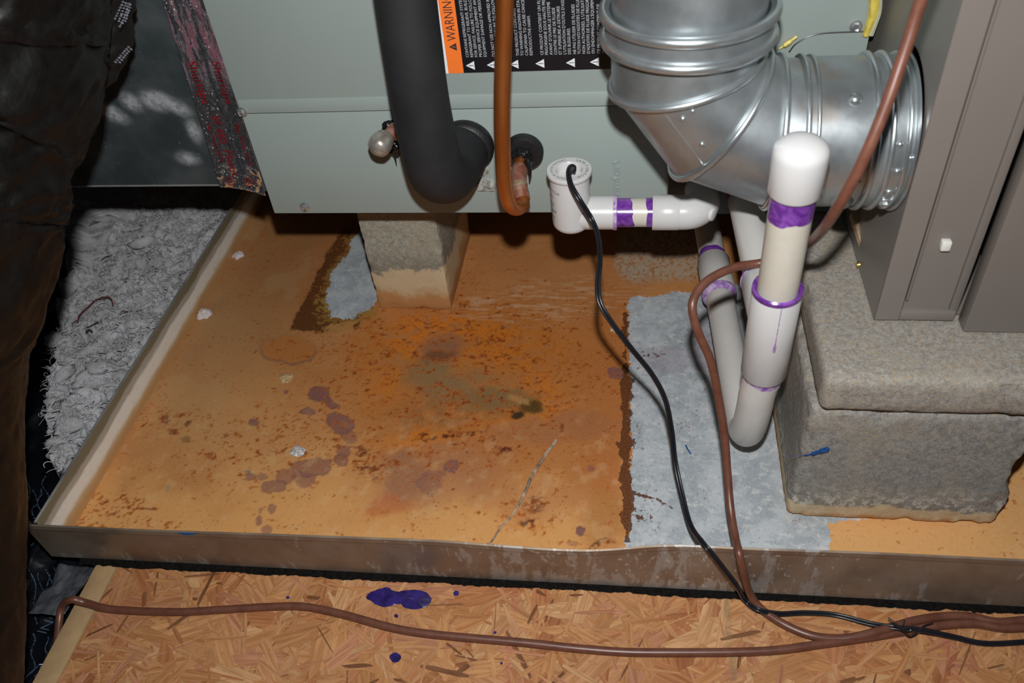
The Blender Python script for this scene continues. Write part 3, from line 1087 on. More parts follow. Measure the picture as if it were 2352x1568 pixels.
pd = mk('foam_strip', build_pad(), simple('black_foam_strip', (0.006, 0.0055, 0.005), 0.95, var=0.4, scale=300, bump=0.5, spec=0.1), auto=80)
tag(pd, 'thin ragged black foam strip between pan lip and board floor', 'foam strip')
# joists carrying the pan behind the board
for i, yy in enumerate((0.55, 0.85, 1.15)):
    j = mk('floor_joist', box(-0.54, 1.1, yy - 0.019, yy + 0.019, -0.14, -0.0045), MAT['joist_wood'])
    tag(j, ('first', 'second', 'third')[i] + ' wooden joist hidden below the drain pan, counted from the front', 'joist')
    setstruct(j)

# ------------------------------------------------------------------ concrete blocks
CABZ, CABY, CABX0, CABX1 = 0.192, 0.705, -0.382, 0.187
b = mk('concrete_block', rough_block((-0.274, 0.850, 0.0955), (0.047, 0.078, 0.0955), 0.005, 0.004, 0.0010, 3), MAT['concrete_pier'])
tag(b, 'small tan-stained concrete block standing under the grey cabinet beside the black hose', 'concrete block')


def lower_block():
    V, F = rough_block((0.236, 0.684, 0.0755), (0.093, 0.200, 0.0755), 0.0055, 0.008, 0.0014, 5)
    P = np.array(V)
    # ragged right end, broken back a little half way up
    z = P[:, 2]
    m = np.clip((P[:, 0] - 0.236) / 0.093, 0, 1)
    cut = 0.010 * np.clip((z - 0.045) / 0.02, 0, 1) + (fbm(np.stack([z * 45, P[:, 1] * 45, z * 0], 1), 3, 6) - 0.5) * 0.012
    P[:, 0] -= m ** 6 * cut
    return P.tolist(), F


b = mk('concrete_block', lower_block(), MAT['concrete_block_stained'])
tag(b, 'lower grey concrete block with a rusty foot, under the thin slab by the white trap', 'concrete block')
b = mk('concrete_slab', rough_block((0.399, 0.690, 0.1714), (0.251, 0.210, 0.0194), 0.006, 0.0075, 0.0011, 8), MAT['concrete_slab'])
tag(b, 'flat grey concrete slab carrying the taupe furnace', 'concrete slab')
b = mk('concrete_block', rough_block((0.553, 0.70, 0.0755), (0.09, 0.190, 0.0755), 0.012, 0.008, 0.0014, 15), MAT['concrete_block_stained'])
tag(b, 'grey concrete block under the far right end of the slab', 'concrete block')
# blue crayon mark on the block face
q0, q1, q2 = aty(1865, 1042, 0.4822), aty(1885, 1036, 0.4818), aty(1905, 1030, 0.4822)
mk('crayon_mark', sweep(catmull([aty(1812, 1047, 0.4826), aty(1850, 1045, 0.4822), q0, q1, q2], 6), [0.0002] * 6 + [0.0006] * 6 + [0.0016] * 6 + [0.0022] * 6 + [0.0009], 6), MAT['blue_ink'], b).parent = bpy.data.objects['concrete_block.001']
mk('crayon_mark', sweep(catmull([atz(1575, 1022, 0.0006), atz(1580, 1032, 0.0006), atz(1587, 1042, 0.0006)], 5), 0.0007, 6), MAT['blue_ink'], pan)
mk('crayon_mark', sweep(catmull([(-0.415, lip_y(-0.415) - 0.0016, 0.0492), (-0.405, lip_y(-0.405) - 0.0017, 0.0480), (-0.395, lip_y(-0.395) - 0.0017, 0.0490)], 5), [0.0003, 0.0005, 0.0007, 0.0009, 0.0010, 0.0010, 0.0009, 0.0007, 0.0005, 0.0004, 0.0003], 6), MAT['blue_ink'], pan)

# ------------------------------------------------------------------ evaporator coil cabinet
cab = root('coil_cabinet', (-0.1, CABY + 0.2, CABZ), 'sage grey sheet-metal coil cabinet with a warning label', 'hvac cabinet')
SEAM = 0.3085
m = MAT['cabinet_paint']
mk('cabinet_body', box(CABX0 + 0.0015, CABX1, CABY + 0.0025, CABY + 0.50, CABZ + 0.0005, 1.15, 0.001, 1), m, cab)
mk('lower_panel', box(CABX0, CABX1 - 0.001, CABY, CABY + 0.004, CABZ, SEAM - 0.0007, 0.0012, 2), m, cab)
mk('upper_panel', box(CABX0, CABX1 - 0.001, CABY - 0.0012, CABY + 0.004, SEAM + 0.0007, 1.15, 0.0012, 2), m, cab)
# pressed fold above the seam
mk('panel_fold', box(CABX0 + 0.002, CABX1 - 0.003, CABY - 0.0022, CABY, SEAM + 0.0009, SEAM + 0.015, 0.0010, 2), m, cab)
for (px, py) in ((556, 257), (700, 475), (1296, 457), (1966, 60)):
    p = aty(px, py, CABY - 0.0014)
    mk('screw', hexscrew(p, (0, -1, 0), 0.0034), MAT['zinc_screw'], cab)
# embossed maker's lettering, reading upward
v2, f2, w = text2d('Comfort', 0.0145)
p = aty(1424, 470, CABY - 0.0004)
g = place2d(v2, f2, p, (0, 0, 1), (-1, 0, 0))
o = mk('embossed_lettering', g, m, cab, smooth=False)
md = o.modifiers.new('raise', 'SOLIDIFY')
md.thickness = 0.0022
md.offset = 0
# pressed panel outline right of the duct
mk('pressed_line', sweep(catmull([aty(1812, 120, CABY - 0.0014), aty(1832, 98, CABY - 0.0014), aty(1880, 78, CABY - 0.0014), aty(1990, 72, CABY - 0.0014)], 6), 0.0006, 6), MAT['drain_plate_plastic'], cab)
mk('drain_port_plate', box(0.028, 0.134, CABY - 0.006, CABY + 0.001, 0.1935, 0.262, 0.002, 2), MAT['drain_plate_plastic'], cab)

# warning label on the upper panel
LX0, LX1, LZ0, LZ1 = -0.1745, -0.022, 0.3445, 0.52
LYF = CABY - 0.0013
lab = mk('warning_label', box(LX0, LX1, LYF - 0.0003, LYF + 0.0001, LZ0, LZ1), MAT['label_black'], cab, smooth=False)
lab['label'] = 'black, orange and white warning label'


def quadbox(x0, x1, z0, z1, y, th=0.0001):
    return box(x0, x1, y - th, y, z0, z1)


yl = LYF - 0.0003
mk('label_margin', quadbox(LX0, LX0 + 0.0035, LZ0, LZ1, yl), MAT['label_white'], lab, smooth=False)
mk('label_orange_band', quadbox(LX0 + 0.0035, LX0 + 0.0175, LZ0, LZ1, yl), MAT['label_orange'], lab, smooth=False)
v2, f2, w = text2d('WARNING', 0.0128)
mk('label_lettering', place2d(v2 * np.array([0.66, 0.92]), f2, (LX0 + 0.0147, yl - 0.0002, LZ0 + 0.0300), (0, 0, 1), (-1, 0, 0)), MAT['print_dark'], lab, smooth=False)


def tri_sign(cx, cz, s, y):
    """small alert triangle with an exclamation mark, apex to the left"""
    def T(k):
        return [(cx - 0.55 * s * k, y, cz), (cx + 0.45 * s * k, y, cz + 0.52 * s * k), (cx + 0.45 * s * k, y, cz - 0.52 * s * k)]
    return T


def prism(pts, th):
    n = len(pts)
    V = [tuple(p) for p in pts] + [(p[0], p[1] - th, p[2]) for p in pts]
    F = [tuple(range(n)), tuple(range(n, 2 * n))[::-1]] + [(i, (i + 1) % n, n + (i + 1) % n, n + i) for i in range(n)]
    return V, F


T = tri_sign(LX0 + 0.0110, LZ0 + 0.0245, 0.0068, yl - 0.0001)
mk('label_alert_sign', prism(T(1.0), 0.0001), MAT['print_dark'], lab, smooth=False)
mk('label_alert_mark', join(box(LX0 + 0.0104, LX0 + 0.0122, yl - 0.0003, yl - 0.0002, LZ0 + 0.0242, LZ0 + 0.0248), box(LX0 + 0.0128, LX0 + 0.0134, yl - 0.0003, yl - 0.0002, LZ0 + 0.0242, LZ0 + 0.0248)), MAT['label_orange'], lab, smooth=False)
BL = [
    (0.0205, ['CONTAINS REFRIGERANT! SYSTEM UNDER PRESSURE', 'REFRIGERANT TO RELIEVE. BUILD A CHARGE', 'FOR SERVICE. FAILURE TO FOLLOW', 'PROPER SERVICE EQUIPMENT AND', 'EQUIPMENT DAMAGE OR PERSONAL INJURY']),
    (0.0440, ['DO NOT USE NON APPROVED REFRIGERANT', 'ADDITIVES. FAILURE TO FOLLOW', 'OR REFRIGERANT SUBSTITUTES CAN', 'INJURY OR EQUIPMENT DAMAGE']),
    (0.0655, ['THIS PRODUCT CONTAINS', 'TO WARNING KNOWN IN STATE OF', 'CALIFORNIA TO CAUSE CANCER', 'REPRODUCTIVE HARM.']),
    (0.0870, ['CE PRODUIT CONTIENT UN FLUIDE', 'FRIGORIGENE SOUS HAUTE PRESSION', "AVANT D'OUVRIR LE SYSTEME", 'CONTRE LE PRE DE FLUIDE', 'ET SUPERIEURE A DETRUIRE', "L'UTILISATION D'OUTILS D'ASSISE", 'DES BLESSURES.']),
    (0.1155, ['NE PAS UTILISER DE FLUIDES', "TUTION N'D'ADDITIFS DE FLUIDE", "NON AUTHORISES. L'UTILISATION", "D'ADDITIFS DE FLUIDE FRIGORIGENE", "OU ENDOMMAGER L'EQUIPEMENT"]),
    (0.1365, ['CE PRODUIT CONTIENT DE', 'FOURNI AVEC CETTE UNITE', "D'ENTRETIEN INTERNATIONAL"]),
]
for bx, lines in BL:
    gs = []
    for i, s in enumerate(lines):
        v2, f2, w = text2d(s, 0.0037)
        gs.append(place2d(v2 * np.array([0.92, 1.0]), f2, (LX0 + bx + 0.0034 + i * 0.0040, yl - 0.0002, LZ0 + 0.0145), (0, 0, 1), (-1, 0, 0)))
    mk('label_text_block', join(*gs), MAT['print_grey'], lab, smooth=False)
for cx in (0.0245, 0.0435, 0.064, 0.0870, 0.1140, 0.1350):
    T = tri_sign(LX0 + cx, LZ0 + 0.0068, 0.0078, yl)
    tr = mk('label_triangle', prism(T(1.0), 0.0001), MAT['label_white'], lab, smooth=False)
    mk('triangle_mark', box(LX0 + cx - 0.0018, LX0 + cx + 0.0028, yl - 0.0002, yl - 0.0001, LZ0 + 0.0065, LZ0 + 0.0071), MAT['print_dark'], lab, smooth=False)

# grey fluff stuck to the panel between hose and copper line
def fluff(c, rx, rz, ry, seed, n=900):
    V, F = lathe((0, 0, 0), (0, -1, 0), [(0, 0)] + [(math.sin(a), 0.02 + math.sin(math.pi * 0.5 * (1 - a / (math.pi / 2) * 1.0)) if False else math.cos(a)) for a in np.linspace(math.pi / 2, 0.12, 10)] + [(0, 1)], 40)
    P = np.array(V)
    nz = fbm(P * 2.2 + seed, 4, int(seed))
    P *= (0.55 + 0.9 * nz)[:, None]
    P = P * np.array([rx, ry, rz]) + np.asarray(c)
    return P.tolist(), F


simple('grey_lint', (0.30, 0.30, 0.27), 0.95, var=0.35, scale=220, bump=0.8, bscale=500)
for i, (px, py, rx, rz) in enumerate(((1105, 378, 0.009, 0.012), (1118, 425, 0.014, 0.008))):
    mk('lint_clump', fluff(aty(px, py, CABY + 0.001), rx, rz, 0.0035, 2.0 + 3 * i), MAT['grey_lint'], cab)

# ------------------------------------------------------------------ insulated suction hose
GX, GZ = aty(1062, 338, CABY)[[0, 2]]
hose = root('insulated_suction_hose', (GX, CABY - 0.07, GZ - 0.03), 'thick black foam-covered suction hose running down the cabinet front', 'insulated pipe')
HR = 0.0272
top = [aty(px, py, 0.632) for px, py in ((917, -130), (932, 0), (947, 110), (966, 240))]
pts = [(GX, CABY - 0.004, GZ), (GX - 0.002, CABY - 0.024, GZ), (GX - 0.006, CABY - 0.048, GZ + 0.001), (GX - 0.010, 0.639, GZ + 0.014), (GX - 0.0115, 0.6325, GZ + 0.036)]
up = np.array(top[::-1])
path = catmull(np.vstack([pts, up, [up[-1] + (up[-1] - up[-2]) * 4]]), 10)
hr_ = np.interp(np.arange(len(path)), [0, 25, 42, 55, len(path)], [HR, HR * 0.98, HR * 0.93, 0.0243, 0.0236])
o = mk('foam_sleeve', sweep(path, hr_, 40), MAT['black_foam'], hose)
gq = lathe((GX + 0.004, CABY - 0.0135, GZ + 0.002), (0, 1, 0), [(0, 0), (0.018, 0), (0.0255, 0.004), (0.0275, 0.0085), (0.0275, 0.0128), (0, 0.0128)], 36)
mk('grommet', gq, MAT['black_rubber'], hose)


def putty(c, sx, sy, sz, seed, spikes=0.6):
    V, F = lathe((0, 0, -1), (0, 0, 1), [(0, 0)] + [(math.sin(a), 1 - math.cos(a)) for a in np.linspace(0.15, math.pi - 0.15, 18)] + [(0, 2)], 28)
    P = np.array(V)
    P = P * (0.6 + spikes * (fbm(P * 1.9 + seed, 4, int(seed * 7)) - 0.2))[:, None]
    return (P * np.array([sx, sy, sz]) + np.asarray(c)).tolist(), F


p = aty(1070, 338, CABY - 0.016)
mk('putty_smear', putty(p, 0.010, 0.004, 0.015, 1.3), MAT['black_putty'], hose)
p = aty(1083, 352, CABY - 0.013)
mk('putty_smear', putty(p, 0.006, 0.004, 0.008, 4.3), MAT['black_putty'], hose)

# service valve stub left of the hose
vc = aty(878, 326, 0.668)
val = root('service_valve_stub', vc, 'grey capped service valve stub sticking out beside the black hose', 'valve')
ax = np.array([-0.30, -0.95, -0.12])
ax /= np.linalg.norm(ax)
vb = vc - ax * 0.006
mk('valve_cap', lathe(vb, ax, [(0, -0.002), (0.0075, -0.002), (0.0092, 0.0), (0.0098, 0.004), (0.0106, 0.006), (0.0110, 0.011), (0.0098, 0.0155), (0.0068, 0.0185), (0.003, 0.0195), (0, 0.0197)], 32), simple('aged_cap_metal', (0.40, 0.37, 0.32), 0.3, metal=0.55, var=0.3, scale=160), val)
s0 = vb + np.array([0.0225, 0.034, 0.004])
mk('copper_stub', sweep(catmull([vb - ax * 0.001, vb + np.array([0.009, 0.013, 0.002]), s0], 6), 0.0060, 18), MAT['copper_joint'], val)
mk('brass_collar', lathe(vb + np.array([0.007, 0.010, 0.0012]), np.array([0.45, 0.85, 0.1]), [(0, -0.003), (0.0078, -0.003), (0.0078, 0.003), (0, 0.003)], 18), MAT['copper_joint'], val)
mk('putty_smear', putty(aty(893, 292, 0.699), 0.008, 0.006, 0.0085, 2.1), MAT['black_putty'], val)
mk('putty_smear', putty(aty(905, 302, 0.697), 0.012, 0.006, 0.012, 5.1), MAT['black_putty'], val)
mk('putty_smear', putty(aty(905, 342, 0.699), 0.010, 0.005, 0.010, 7.7), MAT['black_putty'], val)
mk('putty_string', sweep(catmull([aty(900, 345, 0.700), aty(907, 362, 0.700), aty(911, 382, 0.7025)], 5), np.linspace(0.002, 0.0003, 11), 8), MAT['black_putty'], val)

# ------------------------------------------------------------------ copper liquid line
CXh, CZh = aty(1200, 352, CABY)[[0, 2]]
cop = root('copper_line', (CXh, CABY - 0.06, CZh), 'bare copper line hooking back into the cabinet between hose and float switch', 'copper pipe')
cp = [(CXh - 0.0005, CABY + 0.004, CZh), (CXh - 0.0005, CABY - 0.012, CZh - 0.001), (CXh + 0.0005, CABY - 0.040, CZh - 0.006)]
cp += [aty(1200, 462, 0.648), aty(1190, 478, 0.633), aty(1172, 470, 0.620), aty(1160, 430, 0.612), aty(1155, 360, 0.610), aty(1153, 250, 0.610), aty(1156, 120, 0.612), aty(1160, 0, 0.612)]
cp = np.array([np.asarray(q, float) for q in cp])
cpath = catmull(np.vstack([cp, [cp[-1] + (cp[-1] - cp[-2]) * 3]]), 10)
mk('copper_tube', sweep(cpath, 0.0067, 24), MAT['copper_tube'], cop)
iq = [i for i in range(len(cpath)) if i in range(14, 34)]
mk('brazed_joint', sweep(cpath[14:30], 0.0074, 24), MAT['copper_joint'], cop)
mk('braze_ring', sweep(cpath[21:24], [0.0073, 0.0080, 0.0073], 24), simple('braze_alloy', (0.34, 0.25, 0.15), 0.4, metal=0.5, var=0.3, scale=250), cop)
mk('grommet', lathe((CXh + 0.002, CABY - 0.009, CZh + 0.003), (0, 1, 0), [(0.0062, 0), (0.0165, 0), (0.0188, 0.003), (0.0188, 0.0085), (0.0062, 0.0085)], 36, closed=True), MAT['black_rubber'], cop)
mk('putty_smear', putty((CXh + 0.001, CABY - 0.011, CZh + 0.004), 0.0125, 0.006, 0.011, 3.4), MAT['black_putty'], cop)
mk('putty_string', sweep(catmull([(CXh + 0.008, CABY - 0.016, CZh), aty(1211, 372, 0.680), aty(1217, 392, 0.672), aty(1216, 410, 0.668)], 6), np.linspace(0.0042, 0.0006, 19), 8), MAT['black_putty'], cop)

# ------------------------------------------------------------------ float switch on its PVC tee
FX, FY = -0.0622, 0.660
fs = root('float_switch_tee', (FX, FY, 0.205), 'white PVC float switch tee with purple primer and black lead', 'float switch')
PW = MAT['pvc_white']
mk('tee_body', lathe((FX, FY, 0.2075), (0, 0, 1), [(0, 0), (0.010, 0.0002), (0.0150, 0.0018), (0.0172, 0.0045), (0.0179, 0.008), (0.0182, 0.0545), (0, 0.0545)], 48), PW, fs)
TZ = 0.2705
sw = mk('switch_cap', lathe((FX, FY, TZ - 0.011), (0, 0, 1), [(0, 0), (0.0182, 0), (0.0184, 0.0060), (0.0200, 0.0064), (0.0207, 0.0074), (0.0208, 0.0102), (0.0203, 0.011), (0.0128, 0.011), (0.0121, 0.0102), (0.0112, 0.0028), (0, 0.0020)], 56), PW, fs)


def arc_text(s, r, a0, size, step=None):
    gs = []
    a = a0
    for ch in s:
        v2, f2, w = text2d(ch, size) if ch != ' ' else (np.zeros((0, 2)), [], 0)
        ww = (w if ch != ' ' else size * 0.3) + size * 0.10
        am = a - (ww / 2) / r
        if ch != ' ':
            u = np.array([math.sin(am), -math.cos(am), 0])
            up_ = np.array([math.cos(am), math.sin(am), 0])
            o_ = np.array([FX, FY, TZ + 0.0002]) + up_ * r - u * w / 2
            gs.append(place2d(v2, f2, o_, u, up_))
        a -= ww / r
    return join(*gs)


mk('cap_lettering', arc_text('SAFE-T-SWITCH', 0.0150, math.radians(72), 0.0043), MAT['print_dark'], sw, smooth=False)
mk('cap_lettering', arc_text('US PATENT', 0.0152, math.radians(178), 0.0034), MAT['print_dark'], sw, smooth=False)
mk('cap_lettering', arc_text('MADE IN USA', 0.0150, math.radians(268), 0.0034), MAT['print_dark'], sw, smooth=False)
# print on the side of the tee
def side_text(s, z, ang0, size, r=0.01835):
    gs = []
    a = ang0
    for ch in s:
        if ch == ' ':
            a += size * 0.4 / r
            continue
        v2, f2, w = text2d(ch, size)
        V = [(FX + r * math.cos(a + q[0] / r), FY + r * math.sin(a + q[0] / r), z + q[1]) for q in v2]
        gs.append((V, f2))
        a += (w + size * 0.12) / r
    return join(*gs)


for s, z, a in (('SWITCH', 0.2525, 182), ('SS1', 0.2465, 196), ('SAFE', 0.238, 184), ('INLINE', 0.231, 180), ('SAFE', 0.224, 184), ('US', 0.2175, 196)):
    mk('tee_lettering', side_text(s, z, math.radians(a), 0.0046), MAT['print_dark'], fs, smooth=False)
BZ = 0.2232
mk('tee_branch', lathe((FX, FY, BZ), (1, 0, 0), [(0, 0), (0.0158, 0.002), (0.0158, 0.0395), (0.0163, 0.0398), (0.0163, 0.0428), (0.0130, 0.0432), (0, 0.0432)], 40), PW, fs)
PX0 = FX + 0.0412
mk('primer_ring', lathe((PX0 - 0.0015, FY, BZ), (1, 0, 0), [(0.0159, 0), (0.01645, 0.0004), (0.0165, 0.0034), (0.0136, 0.0040), (0.0133, 0.0006)], 40, closed=True), MAT['purple_primer_thin'], fs)
mk('pipe_nipple', solidcyl((PX0 - 0.004, FY, BZ), (1, 0, 0), 0.01335, 0.048, 40), MAT['pvc_pipe'], fs)


def band(o, axis, r, L, wav0, wav1, seed, seg=48):
    """primer band with uneven ends"""
    o = np.asarray(o, float)
    ax_ = np.asarray(axis, float) / np.linalg.norm(axis)
    upv = np.array([0, 0, 1.0]) if abs(ax_[2]) < 0.9 else np.array([1.0, 0, 0])
    u = np.cross(ax_, upv)
    u /= np.linalg.norm(u)
    w = np.cross(ax_, u)
    V, F = [], []
    for j in range(seg):
        a = 2 * math.pi * j / seg
        d = math.cos(a) * u + math.sin(a) * w
        q = np.array([[math.cos(a) * 1.3 + seed, math.sin(a) * 1.3, seed]])
        n0, n1 = fbm(q, 3, int(seed * 3))[0] - 0.5, fbm(q + 5, 3, int(seed * 3) + 1)[0] - 0.5
        t0, t1 = wav0 * 2 * n0, L + wav1 * 2 * n1
        for (rr, tt) in ((r - 0.0004, t0), (r, t0 + 0.0001), (r, t1 - 0.0001), (r - 0.0004, t1)):
            V.append(tuple(o + ax_ * tt + d * rr))
    for j in range(seg):
        j2 = (j + 1) % seg
        for k in range(4):
            k2 = (k + 1) % 4
            F.append((j * 4 + k, j * 4 + k2, j2 * 4 + k2, j2 * 4 + k))
    return V, F


mk('primer_band', band((PX0 + 0.001, FY, BZ), (1, 0, 0), 0.01352, 0.0165, 0.0, 0.006, 2.2), MAT['purple_primer'], fs)
EX0 = 0.0135
mk('primer_band', band((EX0 - 0.0055, FY, BZ), (1, 0, 0), 0.01352, 0.007, 0.003, 0.0, 4.6), MAT['purple_primer'], fs)
ep = [(EX0 + 0.022, FY, BZ), (EX0 + 0.029, FY, BZ)]
rc = 0.0175
cx_, cy_ = EX0 + 0.029, FY + rc
ep += [(cx_ + rc * math.sin(a), cy_ - rc * math.cos(a), BZ) for a in np.linspace(0.12, math.pi / 2, 12)]
ep += [(cx_ + rc, CABY - 0.0065, BZ)]
mk('elbow', join(lathe((EX0, FY, BZ), (1, 0, 0), [(0.0134, 0.0), (0.0160, 0.0), (0.0164, 0.0005), (0.0164, 0.0235), (0.0160, 0.0245), (0.0134, 0.0245)], 40, closed=True), sweep(ep, 0.0160, 40)), PW, fs)
mk('elbow_boss', lathe((cx_ + rc * 0.72, cy_ - rc * 0.72, BZ), (0.85, -0.52, 0.0), [(0, 0), (0.0075, 0.010), (0.0062, 0.0166), (0.005, 0.0172), (0, 0.0172)], 24), PW, fs)

# ------------------------------------------------------------------ condensate trap
TXp = 0.1072
tr = root('condensate_trap', (TXp, 0.52, 0.02), 'white PVC condensate trap with a capped standpipe in front of the round duct', 'drain trap')
PP, PG = MAT['pvc_pipe'], MAT['pvc_grey_white']
a_top = aty(1845, 318, 0.502)
a_bot = aty(1752, 862, 0.520)
axp = a_top - a_bot
LP = np.linalg.norm(axp)
axp = axp / LP


def onaxis(py):
    """point of the standpipe axis seen at image row py"""
    lo, hi = 0.0, LP
    for _ in range(40):
        mid = (lo + hi) / 2
        if to_px((a_bot + axp * mid)[None])[1][0] > py:
            lo = mid
        else:
            hi = mid
    return (lo + hi) / 2


tc0, tc1, tt0, tt1 = onaxis(436), LP, onaxis(852), onaxis(664)
mk('standpipe', solidcyl(a_bot + axp * (tt1 - 0.015), axp, 0.0153, tc0 - tt1 + 0.03, 40), PP, tr)
capg = lathe(a_bot + axp * tc0, axp, [(0.0150, 0), (0.0180, 0), (0.0184, 0.0008), (0.0184, (tc1 - tc0) * 0.70), (0.0181, (tc1 - tc0) * 0.77), (0.0170, (tc1 - tc0) * 0.84), (0.0145, (tc1 - tc0) * 0.90), (0.010, (tc1 - tc0) * 0.95), (0.005, (tc1 - tc0) * 0.975), (0, (tc1 - tc0) * 0.985)], 56)
mk('pipe_cap', capg, PW, tr)
mk('primer_band', band(a_bot + axp * onaxis(492), axp, 0.01552, tc0 - onaxis(492) + 0.001, 0.005, 0.0, 3.1), MAT['purple_primer'], tr)
mk('tee_body', lathe(a_bot + axp * tt0, axp, [(0.0150, 0), (0.0182, 0), (0.0188, 0.001), (0.0188, tt1 - tt0 - 0.001), (0.0182, tt1 - tt0), (0.0155, tt1 - tt0)], 48), PW, tr)
mk('primer_ring', lathe(a_bot + axp * (tt1 - 0.0022), axp, [(0.0188, 0), (0.0192, 0.0006), (0.0190, 0.0040), (0.0176, 0.0052), (0.0156, 0.0030), (0.0150, 0.0)], 48, closed=True), MAT['purple_primer'], tr)
mk('primer_drip', sweep(catmull([a_bot + axp * (tt1 - z) + np.array([0.0015, -0.0189, 0.0]) for z in (0.004, 0.02, 0.038, 0.052)], 5), [0.0004] * 10 + [0.0006] * 3 + [0.0012] * 3, 6), MAT['purple_primer_thin'], tr)
mk('primer_band', band(a_bot + axp * (tt0 - 0.0075), axp, 0.01590, 0.0085, 0.0040, 0.0, 6.3), MAT['purple_primer_thin'], tr)
# bend at the foot and the run going back under the cabinet
zb = 0.046
bp = [a_bot + axp * (tt0 + 0.012), a_bot + axp * (tt0 - 0.012)]
p0 = a_bot + axp * (onaxis(905))
bp += [p0]
for a in np.linspace(0.2, math.pi / 2, 9):
    bp.append((p0[0] - 0.002, p0[1] + 0.038 * (1 - math.cos(a)), p0[2] - (p0[2] - zb) * math.sin(a)))
yb0 = bp[-1][1]
run_end = np.array([0.083, 0.98, zb])
bp += [(p0[0] - 0.0025 + (run_end[0] - p0[0]) * t, yb0 + (run_end[1] - yb0) * t, zb) for t in (0.15, 0.4, 0.7, 1.0)]
bpath = catmull(np.array([np.asarray(q, float) for q in bp]), 5)
mk('trap_bend', sweep(bpath, 0.0156, 36), PG, tr)


def runpt(Y):
    i = np.argmin(np.abs(bpath[:, 1] - Y) + (bpath[:, 2] > 0.06) * 9)
    return bpath[i]


c0, c1 = runpt(0.757), runpt(0.822)
dr = (c1 - c0) / np.linalg.norm(c1 - c0)
mk('coupling', lathe(c0, dr, [(0.0150, 0), (0.0183, 0), (0.0189, 0.001), (0.0189, 0.063), (0.0183, 0.064), (0.0150, 0.064)], 40), PG, tr)
mk('primer_ring', lathe(c0 - dr * 0.001, dr, [(0.0156, -0.004), (0.0186, 0), (0.0194, 0.001), (0.0194, 0.006), (0.0188, 0.0064)], 40), MAT['purple_primer_thin'], tr)
mk('primer_band', band(c0 + dr * 0.0635, dr, 0.0158, 0.012, 0, 0.006, 7.7), MAT['purple_primer'], tr)
# branch from the cabinet to the tee
zt = aty(1730, 550, 0.62)[2]
tcn = a_bot + axp * ((zt - a_bot[2]) / axp[2])
mk('tee_branch', lathe(tcn, (-0.05, 1, 0), [(0, 0.002), (0.0184, 0.004), (0.0184, 0.048), (0.0178, 0.049), (0.0150, 0.049)], 40), PW, tr)
mk('primer_ring', lathe(tcn + np.array([-0.0024, 0.047, 0]), (-0.05, 1, 0), [(0.0184, 0), (0.0189, 0.0006), (0.0187, 0.003), (0.0158, 0.0042)], 40), MAT['purple_primer_thin'], tr)
mk('branch_pipe', solidcyl(tcn + np.array([-0.002, 0.040, 0]), (-0.05, 1, 0), 0.0153, 0.128, 40), PG, tr)
mk('primer_band', band(np.array([0.0985, 0.681, zt]), (-0.05, 1, 0), 0.0156, 0.012, 0.003, 0.0, 9.2), MAT['purple_primer'], tr)

# ------------------------------------------------------------------ round galvanised duct with gored elbow
DY, DR, RCL = 0.604, 0.0553, 0.0785
OX, OZp = 0.1115, 0.4130
zc = 0.3355
duct = root('round_duct_elbow', (OX - RCL, DY, OZp - RCL - DR), 'round galvanised duct elbow turning from vertical into the furnace side', 'duct')
GD, GB = MAT['galvanised_duct'], MAT['galvanised_bead']
SEG = 72
FC = 1 / math.cos(math.radians(15))


SEAMS = {}
for _k, (_o, _i) in {1: ((-0.0215, 0.378), (0.0875, 0.4035)), 2: ((0.0265, 0.3085), (0.0935, 0.3985)), 3: ((0.0985, 0.2795), (0.1045, 0.3915))}.items():
    SEAMS[_k] = (np.array([_o[0], DY, _o[1]]), np.array([_i[0], DY, _i[1]]))


def ell_ring(k, dr=0.0):
    o_, i_ = SEAMS[k]
    c_, h_ = (o_ + i_) / 2, (o_ - i_) / 2
    h_ = h_ * (1 + dr / np.linalg.norm(h_))
    p = np.arange(SEG) * 2 * math.pi / SEG
    return c_ + np.cos(p)[:, None] * h_ + np.sin(p)[:, None] * np.array([0, DR + dr, 0])


def loft(rings):
    V = np.vstack(rings)
    F = []
    for i in range(len(rings) - 1):
        for j in range(SEG):
            j2 = (j + 1) % SEG
            F.append((i * SEG + j, i * SEG + j2, (i + 1) * SEG + j2, (i + 1) * SEG + j))
    return V.tolist(), F


d2r = math.radians
p_ = np.arange(SEG) * 2 * math.pi / SEG
UXC = 0.0330
vert0 = np.stack([UXC - DR * np.cos(p_), DY + DR * np.sin(p_), np.full(SEG, 0.4215)], 1)
mk('duct_gore', loft([vert0, ell_ring(1)]), GD, duct)
mk('duct_gore', loft([ell_ring(1), ell_ring(2)]), GD, duct)
mk('duct_gore', loft([ell_ring(2), ell_ring(3)]), GD, duct)
hz = np.stack([np.full(SEG, 0.120), DY + DR * np.sin(p_), zc - DR * np.cos(p_)], 1)
mk('duct_gore', loft([ell_ring(3), hz]), GD, duct)
for s in (1, 2, 3):
    R_ = ell_ring(s, 0.0012)
    mk('seam_bead', sweep(R_, 0.0027, 10, closed=True), GB, duct)
XE = 0.1935
hcx = np.array([OX + 0.006, DY, zc])
mk('horizontal_collar', tubewall(hcx, (1, 0, 0), DR + 0.0008, XE - hcx[0] - 0.002, 0.0012, 72), GD, duct)
for xx, rr in ((OX + 0.0075, 0.0022), (OX + 0.0145, 0.0016), (0.166, 0.0026), (0.1765, 0.0026), (0.1875, 0.002)):
    a = np.linspace(0, 2 * math.pi, 72, endpoint=False)
    mk('collar_bead', sweep(np.stack([np.full(72, xx), DY + (DR + 0.0014) * np.cos(a), zc + (DR + 0.0014) * np.sin(a)], 1), rr, 10, closed=True), GB, duct)
